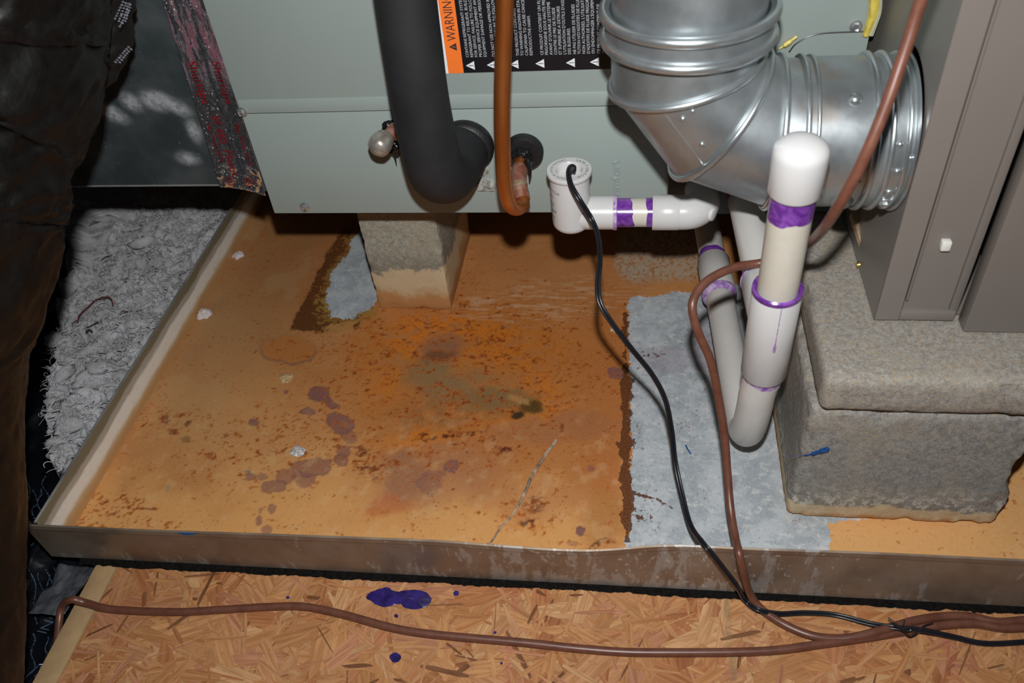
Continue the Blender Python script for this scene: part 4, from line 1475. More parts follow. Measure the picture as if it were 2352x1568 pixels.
# flange against the furnace side
mk('mounting_flange', lathe((XE - 0.0022, DY, zc), (1, 0, 0), [(DR - 0.001, 0), (DR + 0.0035, 0), (DR + 0.0045, 0.0008), (DR + 0.0045, 0.0018), (DR - 0.001, 0.0018)], 72, closed=True), GB, duct)
# upper pipe with its two big beads
ucx = np.array([UXC, DY, 0])
for zz, rr in ((0.4185, 0.0038), (0.4365, 0.0040)):
    a = np.linspace(0, 2 * math.pi, 72, endpoint=False)
    mk('upper_bead', sweep(np.stack([ucx[0] + (DR + 0.0048) * np.cos(a), DY + (DR + 0.0048) * np.sin(a), np.full(72, zz)], 1), rr, 14, closed=True), GB, duct)
mk('upper_collar', tubewall(np.array([ucx[0], DY, 0.4165]), (0, 0, 1), DR + 0.0042, 0.022, 0.003, 72), GD, duct)
mk('upper_pipe', tubewall(np.array([ucx[0], DY, 0.430]), (0, 0, 1), DR - 0.0010, 0.42, 0.0012, 72), GD, duct)


def dome(o, ax_, r):
    return lathe(o, ax_, [(0, -0.001), (r, -0.0005), (r * 0.96, r * 0.25), (r * 0.7, r * 0.55), (r * 0.35, r * 0.72), (0, r * 0.76)], 18)


def on_h(X, ang):
    """point and normal on the horizontal collar, angle from straight at the camera upward"""
    n = np.array([0, -math.cos(ang), math.sin(ang)])
    return np.array([X, DY, zc]) + n * (DR + 0.0008), n


for X, an, r in ((0.150, 0.93, 0.0048), (0.158, -0.16, 0.0022), (0.1815, 0.36, 0.0024), (0.183, 0.0, 0.0024), (0.182, -0.36, 0.0026), (0.190, 0.18, 0.0026)):
    p, n = on_h(X, an)
    mk('rivet', dome(p, n, r), GB, duct)
p, n = on_h(0.1825, -0.62)
mk('clamp_screw', hexscrew(p, n, 0.0034), MAT['zinc_screw'], duct)
p, n = on_h(0.152, -0.60)
mk('dimple', dome(p - n * 0.0005, n, 0.0085), GD, duct)


def on_gore(k, t, phi):
    """point between seam k and the next one, angle phi round the section from its outer side"""
    ra, rb = ell_ring(k), ell_ring(k + 1)
    j = int(round(phi / (2 * math.pi) * SEG)) % SEG
    p = ra[j] * (1 - t) + rb[j] * t
    c_ = (SEAMS[k][0] + SEAMS[k][1]) / 2 * (1 - t) + (SEAMS[k + 1][0] + SEAMS[k + 1][1]) / 2 * t
    n = p - c_
    return p, n / np.linalg.norm(n)


for t_, ph in ((0.22, 4.86), (0.70, 4.86)):
    p, n = on_gore(1, t_, ph)
    mk('rivet', dome(p, n, 0.0023), GB, duct)
p, n = on_gore(1, 0.14, 4.72)
mk('rivet', dome(p, n, 0.0016), GB, duct)
mk('lap_seam', sweep([on_gore(1, t_, 5.05)[0] for t_ in np.linspace(0.04, 0.96, 6)], 0.0006, 6), GB, duct)

# ------------------------------------------------------------------ taupe furnace on the right
FXS, FYF, FZ = 0.195, 0.548, 0.1935
fur = root('furnace', (0.4, 0.75, FZ), 'taupe sheet-metal furnace on the concrete slab at the right', 'furnace')
FP, FS = MAT['furnace_paint'], MAT['furnace_side_paint']


def side_with_hole():
    """left side panel with a round opening for the duct"""
    n = 72
    Y0, Y1, Z0, Z1 = FYF + 0.0006, 1.12, FZ, 1.2
    V, F = [], []
    a = np.linspace(0, 2 * math.pi, n, endpoint=False)
    R = DR + 0.0035
    hy, hz_ = DY + 0.004, zc + 0.004
    for t in (0.0, 0.0014):
        for q in a:
            V.append((FXS + t, hy + R * math.cos(q), hz_ + R * math.sin(q)))
        for q in a:
            c_, s_ = math.cos(q), math.sin(q)
            k = 1e9
            if c_ > 1e-9: k = min(k, (Y1 - hy) / c_)
            if c_ < -1e-9: k = min(k, (Y0 - hy) / c_)
            if s_ > 1e-9: k = min(k, (Z1 - hz_) / s_)
            if s_ < -1e-9: k = min(k, (Z0 - hz_) / s_)
            V.append((FXS + t, hy + k * c_, hz_ + k * s_))
    # square off the outer corners
    for t in range(2):
        for cy, cz in ((Y0, Z0), (Y0, Z1), (Y1, Z0), (Y1, Z1)):
            ids = range(t * 2 * n + n, t * 2 * n + 2 * n)
            best = min(ids, key=lambda i: (V[i][1] - cy) ** 2 + (V[i][2] - cz) ** 2)
            V[best] = (V[best][0], cy, cz)
    for j in range(n):
        j2 = (j + 1) % n
        F.append((j, j2, n + j2, n + j))
        F.append((2 * n + j, 3 * n + j, 3 * n + j2, 2 * n + j2))
        F.append((j, 2 * n + j, 2 * n + j2, j2))
        F.append((n + j, n + j2, 3 * n + j2, 3 * n + j))
    return V, F


mk('side_panel', side_with_hole(), FS, fur, smooth=False)
# front: corner flange, recessed strip and door, all folded sheet
mk('corner_flange', box(FXS, 0.2145, FYF - 0.0006, FYF + 0.0012, FZ, 1.2, 0.0005, 1), FP, fur)
mk('flange_return', box(0.2130, 0.2145, FYF, FYF + 0.008, FZ + 0.004, 1.2), FP, fur)
mk('recessed_strip', box(0.2155, 0.2580, FYF + 0.0052, FYF + 0.007, FZ + 0.004, 1.2), FP, fur)
mk('strip_sill', box(0.2145, 0.2570, FYF - 0.0003, FYF + 0.0068, FZ, FZ + 0.0092, 0.0008, 2), FP, fur)
mk('inner_bead', box(0.2158, 0.2180, FYF + 0.001, FYF + 0.0056, FZ + 0.020, 1.2, 0.0006, 2), FP, fur)
mk('strip_return', box(0.2520, 0.2585, FYF + 0.0022, FYF + 0.0066, FZ + 0.006, 1.2, 0.0008, 2), FP, fur)
dr_ = mk('access_door', box(0.2615, 0.75, FYF - 0.012, FYF + 0.004, FZ - 0.0015, 1.2, 0.0012, 2), FP, fur)
mk('door_slot', box(0.3135, 0.318, FYF - 0.0124, FYF - 0.0119, 0.232, 0.246), MAT['drain_plate_plastic'], dr_)
bpz = aty(2172, 563, FYF + 0.002)
mk('plastic_bumper', box(bpz[0] - 0.0035, bpz[0] + 0.0035, FYF - 0.0006, FYF + 0.0054, bpz[2] - 0.0042, bpz[2] + 0.0042, 0.0009, 2), MAT['white_plastic'], fur)
mk('rear_shell', box(FXS + 0.012, 0.75, FYF + 0.30, 1.12, FZ, 1.2), FP, fur)
mk('inner_floor', box(FXS + 0.0016, 0.75, FYF + 0.008, FYF + 0.31, FZ, FZ + 0.0015), FP, fur)
mk('inner_partition', box(0.30, 0.302, FYF + 0.008, FYF + 0.31, FZ, 1.2), simple('furnace_inside', (0.03, 0.03, 0.03), 0.8), fur)

# yellow sealing tape scraps in the gap between cabinet and furnace
yt = root('yellow_tape_strip', (0.187, CABY - 0.004, 0.37), 'yellow tape strip in the gap between cabinet and furnace', 'tape')
g0 = [aty(2006, -60, CABY - 0.003), aty(2008, 0, CABY - 0.003), aty(2006, 30, CABY - 0.003), aty(1998, 55, CABY - 0.003), aty(1988, 82, CABY - 0.003)]
mk('tape_body', sweep(catmull(g0, 6), np.interp(np.linspace(0, 1, 25), [0, .5, 1], [0.0045, 0.0040, 0.0028]), 8), MAT['yellow_tape'], yt)
mk('clear_sealant', sweep(catmull([p_ + np.array([0.004, 0.001, 0]) for p_ in g0], 6), 0.0026, 8), simple('pale_sealant', (0.42, 0.42, 0.30), 0.25), yt)
ys = mk('yellow_tape_scrap', sweep(catmull([aty(1790, 112, CABY - 0.004), aty(1808, 100, CABY - 0.004), aty(1830, 84, CABY - 0.003)], 6), [0.0009] * 4 + [0.0022] * 5 + [0.0014] * 4, 6), MAT['yellow_tape'])
tag(ys, 'thin yellow tape scrap on the cabinet just above the duct', 'tape')

# wooden shim and brass screw between slab and furnace side
p0_, p1_ = aty(1962, 498, 0.655), aty(1996, 602, 0.618)
dv = p1_ - p0_
shim = mk('wood_shim', box(-0.0035, 0.0035, -0.003, 0.003, 0, float(np.linalg.norm(dv)), 0.0005, 1), MAT['shim_wood'])
zq = Vector(dv).to_track_quat('Z', 'Y')
shim.matrix_world = Matrix.Translation(Vector(p0_ + np.array([-0.001, 0, 0.003]))) @ zq.to_matrix().to_4x4()
tag(shim, 'small bare wooden shim leaning against the furnace side behind the brown cable', 'wood shim')
pb = atz(1986, 607, 0.1965)
bs = mk('brass_screw', join(lathe(pb - np.array([0.003, 0, 0]), (1, 0.1, 0.1), [(0, -0.004), (0.0022, -0.004), (0.0036, 0), (0.0036, 0.0035), (0.0024, 0.005), (0, 0.005)], 12)), MAT['brass'])
tag(bs, 'tiny brass screw lying at the foot of the furnace side', 'screw')

# ------------------------------------------------------------------ sheet-metal plenum at the left, with foil tape
PLY = 0.712
plen = root('sheet_metal_plenum', (-0.7, PLY + 0.15, 0.224), 'dark smudged galvanised plenum left of the grey cabinet', 'duct plenum')


def plenum_face():
    xs = np.arange(-0.98, CABX0 - 0.001, 0.0028)
    zs = np.concatenate([np.arange(0.2235, 0.46, 0.0028), np.linspace(0.47, 1.1, 10)])

    def fn(X, Z):
        # lower right corner is pulled towards the cabinet and down
        k = np.clip((X + 0.435) / 0.05, 0, 1) * np.clip((0.262 - Z) / 0.04, 0, 1)
        return np.stack([X, PLY - 0.004 * k, Z - 0.006 * k ** 2], 1)
    V, F = grid(xs, zs, fn)
    x, y = to_px(V)
    w1 = (fbm(V * 90, 4, 31) - 0.5) * 22
    w2 = (fbm(V * 90 + 4, 4, 32) - 0.5) * 16
    sm = np.zeros(len(x))
    for cx, cy, a, b, an in ((254, 259, 42, 16, .42), (300, 234, 28, 15, .6), (362, 232, 40, 20, .3), (405, 246, 34, 13, .45), (445, 300, 26, 12, 1.1), (432, 364, 24, 13, .25)):
        sm = np.maximum(sm, fld(sd_ell(x + w1 * 0.4, y + w2 * 0.4, cx, cy, a, b, an), 7))
    up_ = np.clip((150 - y) / 220, 0, 1)
    me = bpy.data.meshes.new('plenum_face')
    me.from_pydata(V.tolist(), [], [tuple(int(i) for i in q[::-1]) for q in F])
    ca = me.color_attributes.new('smudge', 'FLOAT_COLOR', 'POINT')
    ca.data.foreach_set('color', np.stack([sm, up_, sm * 0, sm * 0 + 1], 1).astype(np.float32).ravel())
    t = NT('plenum_sheet')
    P = t.pos()
    s = t.sep(t.attr('smudge').outputs['Color'])
    n1 = t.noise(18, 5, 0.6, vec=P)
    n2 = t.noise(210, 4, 0.7, vec=t.mapv(P, (1, 1, 1), (0, 0.5, 0)))
    c = t.mix(t.step(n1, 0.3, 0.7), (0.125, 0.165, 0.18), (0.20, 0.24, 0.255))
    m_ = t.math('MULTIPLY', s[0], t.step(n2, 0.36, 0.58, 0.55, 1.0))
    c = t.mix(m_, c, (0.36, 0.375, 0.39))
    sp_ = t.math('MULTIPLY', t.step(t.voro(150, vec=P), 0.16, 0.10), t.step(t.noise(30, 3, vec=P), 0.58, 0.64))
    c = t.mix(sp_, c, (0.5, 0.52, 0.54))
    t.set(color=c, metal=t.math('SUBTRACT', 0.82, t.math('MULTIPLY', m_, 0.75)), rough=t.step(n1, 0.3, 0.7, 0.40, 0.52))
    me.materials.append(t.m)
    me.polygons.foreach_set('use_smooth', [True] * len(me.polygons))
    o = bpy.data.objects.new('plenum_face', me)
    link(o, plen)


plenum_face()
mk('plenum_body', box(-0.98, CABX0 - 0.004, PLY + 0.002, PLY + 0.45, 0.226, 1.1), MAT['galvanised_dull'], plen)
mk('bottom_hem', sweep([(-0.98, PLY + 0.0003, 0.2235), (-0.436, PLY + 0.0003, 0.2235)], 0.0012, 8), MAT['galvanised_dull'], plen)


def foil_tape():
    """crumpled foil strip along the joint"""
    us = np.linspace(0, 1, 60)
    ws = np.concatenate([np.linspace(0, 0.3, 170)])

    def fn(U, W):
        z = 0.2225 + W
        xl = -0.4345 + 0.012 * np.clip((W - 0.0) / 0.2, 0, 1)
        x = xl + (CABX0 - 0.0008 - xl) * U
        P = np.stack([x, x * 0, z], 1)
        k = np.clip((x + 0.435) / 0.05, 0, 1) * np.clip((0.262 - z) / 0.04, 0, 1)
        wr = (fbm(P * np.array([170, 1, 60]), 4, 41) - 0.5) * 0.0028 * (0.35 + 0.9 * np.clip((W - 0.08) / 0.1, 0, 1)) + np.abs(fbm(P * np.array([60, 1, 90]), 3, 44) - 0.5) * -0.003 * np.clip((0.06 - W) / 0.03, 0, 1)
        y = PLY - 0.0022 - 0.004 * k + wr - 0.0035 * U ** 3
        return np.stack([x, y, z - 0.006 * k ** 2], 1)
    V, F = grid(us, ws, fn)
    t = NT('foil_tape')
    P = t.pos()
    z = t.sepxyz(P)[2]
    st = t.noise(1.0, 4, 0.7, vec=t.mapv(P, (190, 1, 26), (0, 0.15, 0)))
    n2 = t.noise(420, 3, 0.7, vec=P)
    c = t.mix(t.step(n2, 0.35, 0.65), (0.30, 0.33, 0.37), (0.62, 0.64, 0.68))
    red = t.math('MULTIPLY', t.step(st, 0.46, 0.56), t.step(z, 0.325, 0.365))
    c = t.mix(t.math('MULTIPLY', red, 0.8), c, (0.26, 0.05, 0.085))
    sp_ = t.math('MULTIPLY', t.step(t.voro(330, vec=P), 0.3, 0.2), t.step(t.noise(70, 3, vec=P), 0.50, 0.60))  # pale specks painted as glints off the foil wrinkles
    pan_refl = t.math('MULTIPLY', t.step(t.noise(95, 4, 0.6, vec=P), 0.50, 0.53), t.step(z, 0.252, 0.240))  # tan blotches low on the foil: the rusty pan's reflection, painted in
    c = t.mix(pan_refl, c, (0.46, 0.27, 0.12))
    c = t.mix(t.math('MULTIPLY', sp_, 0.8), c, (0.75, 0.75, 0.78))
    sp_ = t.math('ADD', sp_, t.math('MULTIPLY', pan_refl, 1.6))
    t.set(color=c, metal=t.math('SUBTRACT', 0.92, t.math('MULTIPLY', t.math('ADD', sp_, red), 0.5), clamp=True), rough=0.22)
    t.bump(t.math('ADD', st, t.math('MULTIPLY', n2, 0.3)), 0.5, 0.0015)
    V2 = np.asarray(V)
    o = mk('foil_tape', (V2, F), t.m, plen)
    md = o.modifiers.new('thick', 'SOLIDIFY')
    md.thickness = 0.0003
    o['label'] = 'crumpled foil tape with red print along the joint'
    return o


tape = foil_tape()


def tape_text(s, x0, z0, size, sx=1.0, slant=0.035):
    """red print reading downward along the tape"""
    v2, f2, w = text2d(s, size)
    V = []
    for a, b in v2:
        zz = z0 - a * sx
        xx = x0 + b - slant * a * 0
        k = max(0, min(1, (xx + 0.435) / 0.05)) * max(0, min(1, (0.262 - zz) / 0.04))
        V.append((xx, PLY - 0.0052 - 0.004 * k - 0.0035 * max(0, (xx + 0.4345) / 0.052) ** 3, zz))
    return V, f2


mk('tape_lettering', tape_text('Shurtape', -0.4188, 0.3625, 0.0135, 0.92), MAT['print_red'], tape, smooth=False)
mk('tape_lettering', tape_text('SF 685  Mastic', -0.4145, 0.3065, 0.0120, 0.98), MAT['print_red'], tape, smooth=False)
mk('tape_lettering', tape_text('Max Temp 200°F', -0.4222, 0.2985, 0.0058, 1.1), MAT['print_red'], tape, smooth=False)
mk('tape_lettering', tape_text('Shurtape', -0.3935, 0.3625, 0.0120, 1.02), MAT['print_red'], tape, smooth=False)
mk('tape_lettering', tape_text('Max Temp 200°F', -0.3920, 0.2985, 0.0062, 1.1), MAT['print_red'], tape, smooth=False)
for cx in (-0.4185, -0.3975):
    a = np.linspace(0, 2 * math.pi, 26, endpoint=False)
    k = max(0, min(1, (cx + 0.435) / 0.05)) * 0.8
    ring = np.stack([cx + 0.0045 * np.cos(a), np.full(26, PLY - 0.0056 - 0.004 * k - 0.0035 * ((cx + 0.4345) / 0.052) ** 3), 0.2325 + 0.0045 * np.sin(a)], 1)
    v2, f2, w = text2d('UL', 0.0052)
    mk('approval_mark', join(sweep(ring, 0.0004, 5, closed=True), place2d(v2, f2, (cx - 0.0018, ring[0][1], 0.2325 + 0.0026), (0, 0, -1), (1, 0, 0))), MAT['print_red'], tape, smooth=False)

# ------------------------------------------------------------------ loose-fill insulation left of the pan
def m_ins():
    t = NT('white_fibre')
    P = t.pos()
    n1 = t.noise(40, 4, 0.6, vec=P)
    n2 = t.noise(300, 4, 0.7, vec=P)
    c = t.mix(t.step(n1, 0.3, 0.7), (0.46, 0.46, 0.47), (0.66, 0.66, 0.68))
    c = t.mix(t.step(t.noise(70, 4, 0.7, vec=P, dist=1.5), 0.54, 0.70, 0, 0.7), c, (0.22, 0.215, 0.20))
    t.set(color=c, rough=0.95, spec=0.1, sheen=0.3)
    t.bump(t.math('ADD', t.noise(160, 4, 0.7, vec=P, dist=2.5), t.noise(420, 3, 0.7, vec=P, dist=1.5)), 0.7, 0.003)
    MAT['white_fibre'] = t.m


m_ins()
INS_POLY = [(150, 420), (150, 560), (128, 720), (112, 850), (104, 960), (112, 1040), (128, 1092), (150, 1098), (700, 1098), (700, 380)]


def ins_h(P):
    q = P * np.array([1, 1, 0])
    w = np.stack([fbm(q * 48, 3, 60) - 0.5, fbm(q * 48 + 7, 3, 61) - 0.5, q[:, 0] * 0], 1)
    w2 = np.stack([fbm(q * 150, 2, 66) - 0.5, fbm(q * 150 + 7, 2, 67) - 0.5, q[:, 0] * 0], 1)
    b1 = fbm((q + w * 0.03) * 32, 2, 62)
    b2 = 1 - np.abs(2 * vn((q + w * 0.05) * 75, 63) - 1)
    b3 = 1 - np.abs(2 * vn((q + w * 0.05 + w2 * 0.012) * 190, 64) - 1)
    b4 = 1 - np.abs(2 * vn((q + w * 0.05 + w2 * 0.016) * 380, 68) - 1)
    return 0.002 + 0.040 * (b1 - 0.5) + 0.011 * b2 ** 1.5 + 0.0065 * b3 + 0.0028 * b4


def insulation():
    xs = np.concatenate([np.linspace(-1.1, -0.75, 20), np.arange(-0.748, -0.5625, 0.0012)])
    ys = np.concatenate([np.arange(0.44, 0.99, 0.0012), np.linspace(0.995, 1.4, 24)])

    def fn(X, Y):
        P = np.stack([X, Y, X * 0], 1)
        h = ins_h(P)
        px, py = to_px(np.stack([X, Y, X * 0 + 0.01], 1))
        jx = (fbm(P * 60, 3, 70) - 0.5) * 36
        e = np.clip(sd_poly(px + jx, py + jx, INS_POLY) / 10, 0, 1)
        e = np.where(Y > 0.985, 1.0, e)
        sx = (fbm(P * 120, 3, 71) - 0.5) * 0.007
        sy = (fbm(P * 120 + 5, 3, 72) - 0.5) * 0.007
        edge = np.clip((-0.5630 - X) / 0.008, 0, 1)
        return np.stack([np.minimum(X + sx * edge, -0.5628), Y + sy, -0.05 + (h + 0.05) * (e ** 0.4)], 1)
    V, F = grid(xs, ys, fn)
    F = F[(V[F][:, :, 2] > -0.040).any(1)]
    geos = [(V.tolist(), [tuple(int(i) for i in q) for q in F])]
    # fluffy tufts: small crumpled balls, vectorised
    N = 900
    C_ = np.stack([rng.uniform(-0.73, -0.5690, N), rng.uniform(0.46, 0.965, N), np.zeros(N)], 1)
    ppx, ppy = to_px(C_ + np.array([0, 0, 0.01]))
    C_ = C_[sd_poly(ppx, ppy, INS_POLY) > 6]
    C_[:, 2] = ins_h(C_) + rng.uniform(-0.008, -0.003, len(C_))
    bs, bf = lathe((0, 0, -1), (0, 0, 1), [(0, 0), (0.55, 0.16), (0.9, 0.56), (1, 1), (0.9, 1.44), (0.55, 1.84), (0, 2)], 9)
    bs = np.array(bs)
    n = len(bs)
    R_ = 0.0018 + 0.0090 * rng.random(len(C_)) ** 2.2
    an = rng.uniform(0, 6.28, len(C_))
    st_ = rng.uniform(0.8, 2.0, len(C_))
    B_ = np.repeat(bs[None], len(C_), 0)
    B_ = np.stack([B_[:, :, 0] * st_[:, None], B_[:, :, 1], B_[:, :, 2] * 0.75], 2)
    x_ = B_[:, :, 0] * np.cos(an)[:, None] - B_[:, :, 1] * np.sin(an)[:, None]
    y_ = B_[:, :, 0] * np.sin(an)[:, None] + B_[:, :, 1] * np.cos(an)[:, None]
    B_ = np.stack([x_, y_, B_[:, :, 2]], 2)
    Q_ = (B_ * R_[:, None, None] + C_[:, None, :]).reshape(-1, 3)
    D_ = B_.reshape(-1, 3)
    Q_ = Q_ + D_ * ((fbm(Q_ * 420, 3, 77) - 0.5) * 1.5)[:, None] * np.repeat(R_, n)[:, None]
    Q_[:, 0] = np.minimum(Q_[:, 0], -0.5630)
    F_ = []
    for k in range(len(C_)):
        F_.extend([tuple(i + k * n for i in q) for q in bf])
    geos.append((Q_.tolist(), F_))
    FC_ = np.stack([rng.uniform(-0.73, -0.568, 5000), rng.uniform(0.46, 0.965, 5000), np.zeros(5000)], 1)
    fx_, fy_ = to_px(FC_ + np.array([0, 0, 0.01]))
    FC_ = FC_[sd_poly(fx_, fy_, INS_POLY) > 2]
    FC_[:, 2] = ins_h(FC_)
    # stray curled fibres
    for k in range(3200):
        x, y, z = FC_[k % len(FC_)]
        a = rng.uniform(0, 6.28)
        L = rng.uniform(0.005, 0.018)
        cur = rng.normal(0, 2.6)
        pts_ = []
        cx, cy, cz = x, y, z + rng.uniform(-0.001, 0.001)
        for i in range(7):
            pts_.append((min(cx, -0.564), cy, cz))
            cx += math.cos(a) * L / 6
            cy += math.sin(a) * L / 6
            cz += 0.0014 * math.cos(i / 6 * math.pi)
            a += cur / 6
        wr_ = 0.0003 + 0.0010 * rng.random() ** 3
        geos.append(sweep(pts_, np.array([0.3, 0.8, 1, 1, 1, 0.8, 0.3]) * wr_, 4, caps=False))
    o = mk('loose_insulation', join(*geos), MAT['white_fibre'], auto=179)
    tag(o, 'fluffy white loose-fill fibre insulation left of the drain pan', 'insulation', kind='stuff')


insulation()
zi = 0.022
tw = mk('curled_stem', sweep(catmull([atz(178, 740, zi), atz(184, 722, zi + .002), atz(205, 702, zi + .004), atz(222, 688, zi + .005), atz(245, 682, zi + .006), atz(256, 688, zi + .004), atz(259, 702, zi)], 6), 0.0009, 8), MAT['red_twig'])
tag(tw, 'thin curled reddish stem lying on the white insulation', 'stem')
tw = mk('dark_twig', join(sweep(catmull([atz(200, 752, zi), atz(212, 746, zi + .003), atz(226, 738, zi + .004)], 5), 0.0008, 8), sweep(catmull([atz(198, 763, zi), atz(204, 757, zi + .003), atz(212, 762, zi)], 5), 0.0012, 8)), MAT['dark_twig'])
tag(tw, 'short dark forked twig lying on the insulation below the curled stem', 'twig')
tw = mk('straw_bit', sweep([atz(266, 828, zi - .004), atz(285, 829, zi - .002), atz(306, 831, zi - .004)], 0.0005, 6), MAT['pale_stalk'])
tag(tw, 'fine straw bit on the insulation against the left pan wall', 'straw')

# ------------------------------------------------------------------ black plastic film and flexible duct at the left
def m_film(name, tint, rough):
    t = NT(name)
    P = t.pos()
    n1 = t.noise(22, 4, 0.6, vec=P, dist=0.6)
    n2 = t.noise(90, 3, 0.6, vec=P)
    t.set(color=t.mix(t.step(n1, 0.3, 0.7), tuple(x * 0.6 for x in tint), tint), rough=t.step(n2, 0.3, 0.7, rough, rough + 0.15), spec=0.3)
    t.bump(t.math('ADD', n1, t.math('MULTIPLY', n2, 0.4)), 0.35, 0.004)
    MAT[name] = t.m


m_film('black_film', (0.0030, 0.0024, 0.0020), 0.42)
m_film('blue_black_film', (0.005, 0.006, 0.009), 0.30)
m_film('black_film_dull', (0.0050, 0.0042, 0.0036), 0.5)


def film_h(x, y):
    P = np.stack([x, y, x * 0], 1)
    d = np.clip((-0.53 - x) / 0.25, 0, 1)
    r = 1 - np.abs(2 * fbm(P * np.array([30, 9, 1]), 3, 80) - 1)
    return -0.050 + 0.030 * d + 0.020 * (r - 0.6) + 0.008 * (fbm(P * 60, 2, 82) - 0.5)


def film():
    xs = np.arange(-1.0, -0.5262, 0.004)
    ys = np.arange(-0.05, 0.80, 0.004)

    def fn(X, Y):
        z = film_h(X, Y)
        z = np.where((Y > 0.46) & (X > -0.68), np.minimum(z, -0.06), z)
        return np.stack([X, Y, z], 1)
    return grid(xs, ys, fn)


fm_ = root('plastic_wrap', (-0.75, 0.35, -0.05), 'crinkled black plastic wrap with pale blue print below the pan corner', 'plastic sheet')
V, F = film()
mk('film', (V, F), MAT['blue_black_film'], fm_, auto=80)


def film_text(s, px, py, size, ang, sx=1.0):
    o_ = atz(px, py, -0.03)
    v2, f2, w = text2d(s, size)
    ca, sa = math.cos(ang), math.sin(ang)
    X = np.array([o_[0] + a * sx * ca - b * sa for a, b in v2])
    Y = np.array([o_[1] + a * sx * sa + b * ca for a, b in v2])
    return np.stack([X, Y, film_h(X, Y) + 0.0012], 1).tolist(), f2


mk('wrap_lettering', film_text('INC.', 88, 1440, 0.013, math.radians(88), 1.15), MAT['print_blue'], fm_, smooth=False)
# crumpled, unreadable lines of print: short broken strokes following the folds
def strokes(px0, py0, px1, py1, seed, n=16, wob=5):
    r_ = np.random.default_rng(seed)
    gs = []
    ph = r_.uniform(0, 6)
    for i in range(n):
        t0, t1 = i / n, (i + r_.uniform(0.45, 0.95)) / n
        pts_ = []
        for t in np.linspace(t0, t1, 4):
            x = px0 + (px1 - px0) * t + math.sin(t * 9 + ph) * wob + r_.uniform(-1, 1)
            y = py0 + (py1 - py0) * t
            q = atz(x, y, -0.03)
            zz = film_h(np.array([q[0]]), np.array([q[1]]))[0] + 0.001
            pts_.append((q[0], q[1], zz))
        gs.append(sweep(pts_, r_.uniform(0.0003, 0.0008), 5))
    return join(*gs)


for i, (a, b, c_, d) in enumerate(((66, 1100, 62, 1210), (78, 1125, 74, 1205), (88, 1120, 84, 1190), (98, 1090, 100, 1150), (62, 1290, 66, 1420), (78, 1300, 80, 1400), (92, 1290, 94, 1380), (102, 1300, 108, 1360), (118, 1290, 122, 1355), (128, 1310, 126, 1350), (64, 1225, 66, 1250), (40, 1430, 44, 1460), (60, 1440, 58, 1530), (96, 1450, 90, 1500), (70, 1540, 90, 1510))):
    mk('print_line', strokes(a, b, c_, d, 100 + i), MAT['print_blue'], fm_)
a = np.linspace(0, 2 * math.pi, 30, endpoint=False)
cc = atz(78, 1548, -0.03)
mk('print_ring', sweep(np.stack([cc[0] + 0.016 * np.cos(a), cc[1] + 0.016 * np.sin(a), film_h(cc[0] + 0.016 * np.cos(a), cc[1] + 0.016 * np.sin(a)) + 0.001], 1), 0.0006, 5, closed=True), MAT['print_blue'], fm_)
# a scrap of clear glossy film beside the board
V, F = grid(np.linspace(0, 1, 26), np.linspace(0, 1, 26), lambda U, W: np.stack([-0.570 + 0.040 * U, 0.345 + 0.055 * W, -0.030 + 0.016 * fbm(np.stack([U * 3, W * 3, U * 0], 1), 3, 90) + 0.004 * U], 1))
o = mk('clear_film_scrap', (V, F), simple('grey_clear_film', (0.07, 0.075, 0.085), 0.12, var=0.4, scale=60, bump=0.6, bscale=70), auto=20)
md = o.modifiers.new('thick', 'SOLIDIFY')
md.thickness = 0.0004
tag(o, 'glossy grey scrap of plastic film tucked under the pan corner by the board', 'plastic scrap')

flex = root('flexible_duct', (-0.55, 0.3, 0.1), 'big wrinkled black plastic-covered flexible duct filling the left edge', 'flexible duct')
FR = 0.112
sil = [(250, -420, .52), (240, -160, .56), (232, 20, .585), (226, 120, .588), (176, 230, .586), (154, 340, .586), (134, 450, .588), (124, 560, .592), (78, 720, .598), (60, 860, .602), (52, 1020, .604), (60, 1200, .604), (58, 1400, .596), (50, 1580, .575), (36, 1900, .52), (0, 2500, .43)]
ctr = []
for (px, py, d) in sil:
    ctr.append(atd(px - 36 - FR * FPX / d * 0.985, py, d + 0.018))
fpath = catmull(np.array(ctr), 12)


def flex_mesh():
    seg = 150
    T_, N_, B_ = frames(fpath)
    n = len(fpath)
    a = np.arange(seg) * 2 * math.pi / seg
    dirs = np.cos(a)[None, :, None] * N_[:, None, :] + np.sin(a)[None, :, None] * B_[:, None, :]
    P = fpath[:, None, :] + dirs * FR
    Q = P.reshape(-1, 3)
    # diagonal creases
    ln = np.repeat(np.arange(n) / n * 12, seg)
    an = np.tile(a, n)
    U = np.stack([np.cos(an) * 2.6 + ln * 0.9, np.sin(an) * 2.6 - ln * 0.9, ln * 0.55], 1)
    cr = (1 - np.abs(2 * fbm(U * 1.6, 4, 91) - 1)) ** 2
    cr2 = 1 - np.abs(2 * fbm(Q * 26, 3, 93) - 1)
    upw = np.clip((np.repeat(fpath[:, 2], seg) - 0.25) / 0.15, 0.25, 1)
    dsp = (-0.005 + 0.011 * cr * upw + 0.002 * cr2 * upw)
    Q = Q + dirs.reshape(-1, 3) * dsp[:, None]
    F = []
    for i in range(n - 1):
        for j in range(seg):
            j2 = (j + 1) % seg
            F.append((i * seg + j, i * seg + j2, (i + 1) * seg + j2, (i + 1) * seg + j))
    F.append(tuple(range(seg))[::-1])
    F.append(tuple((n - 1) * seg + j for j in range(seg)))
    return Q.tolist(), F


mk('jacket', flex_mesh(), MAT['black_film'], flex, auto=80)


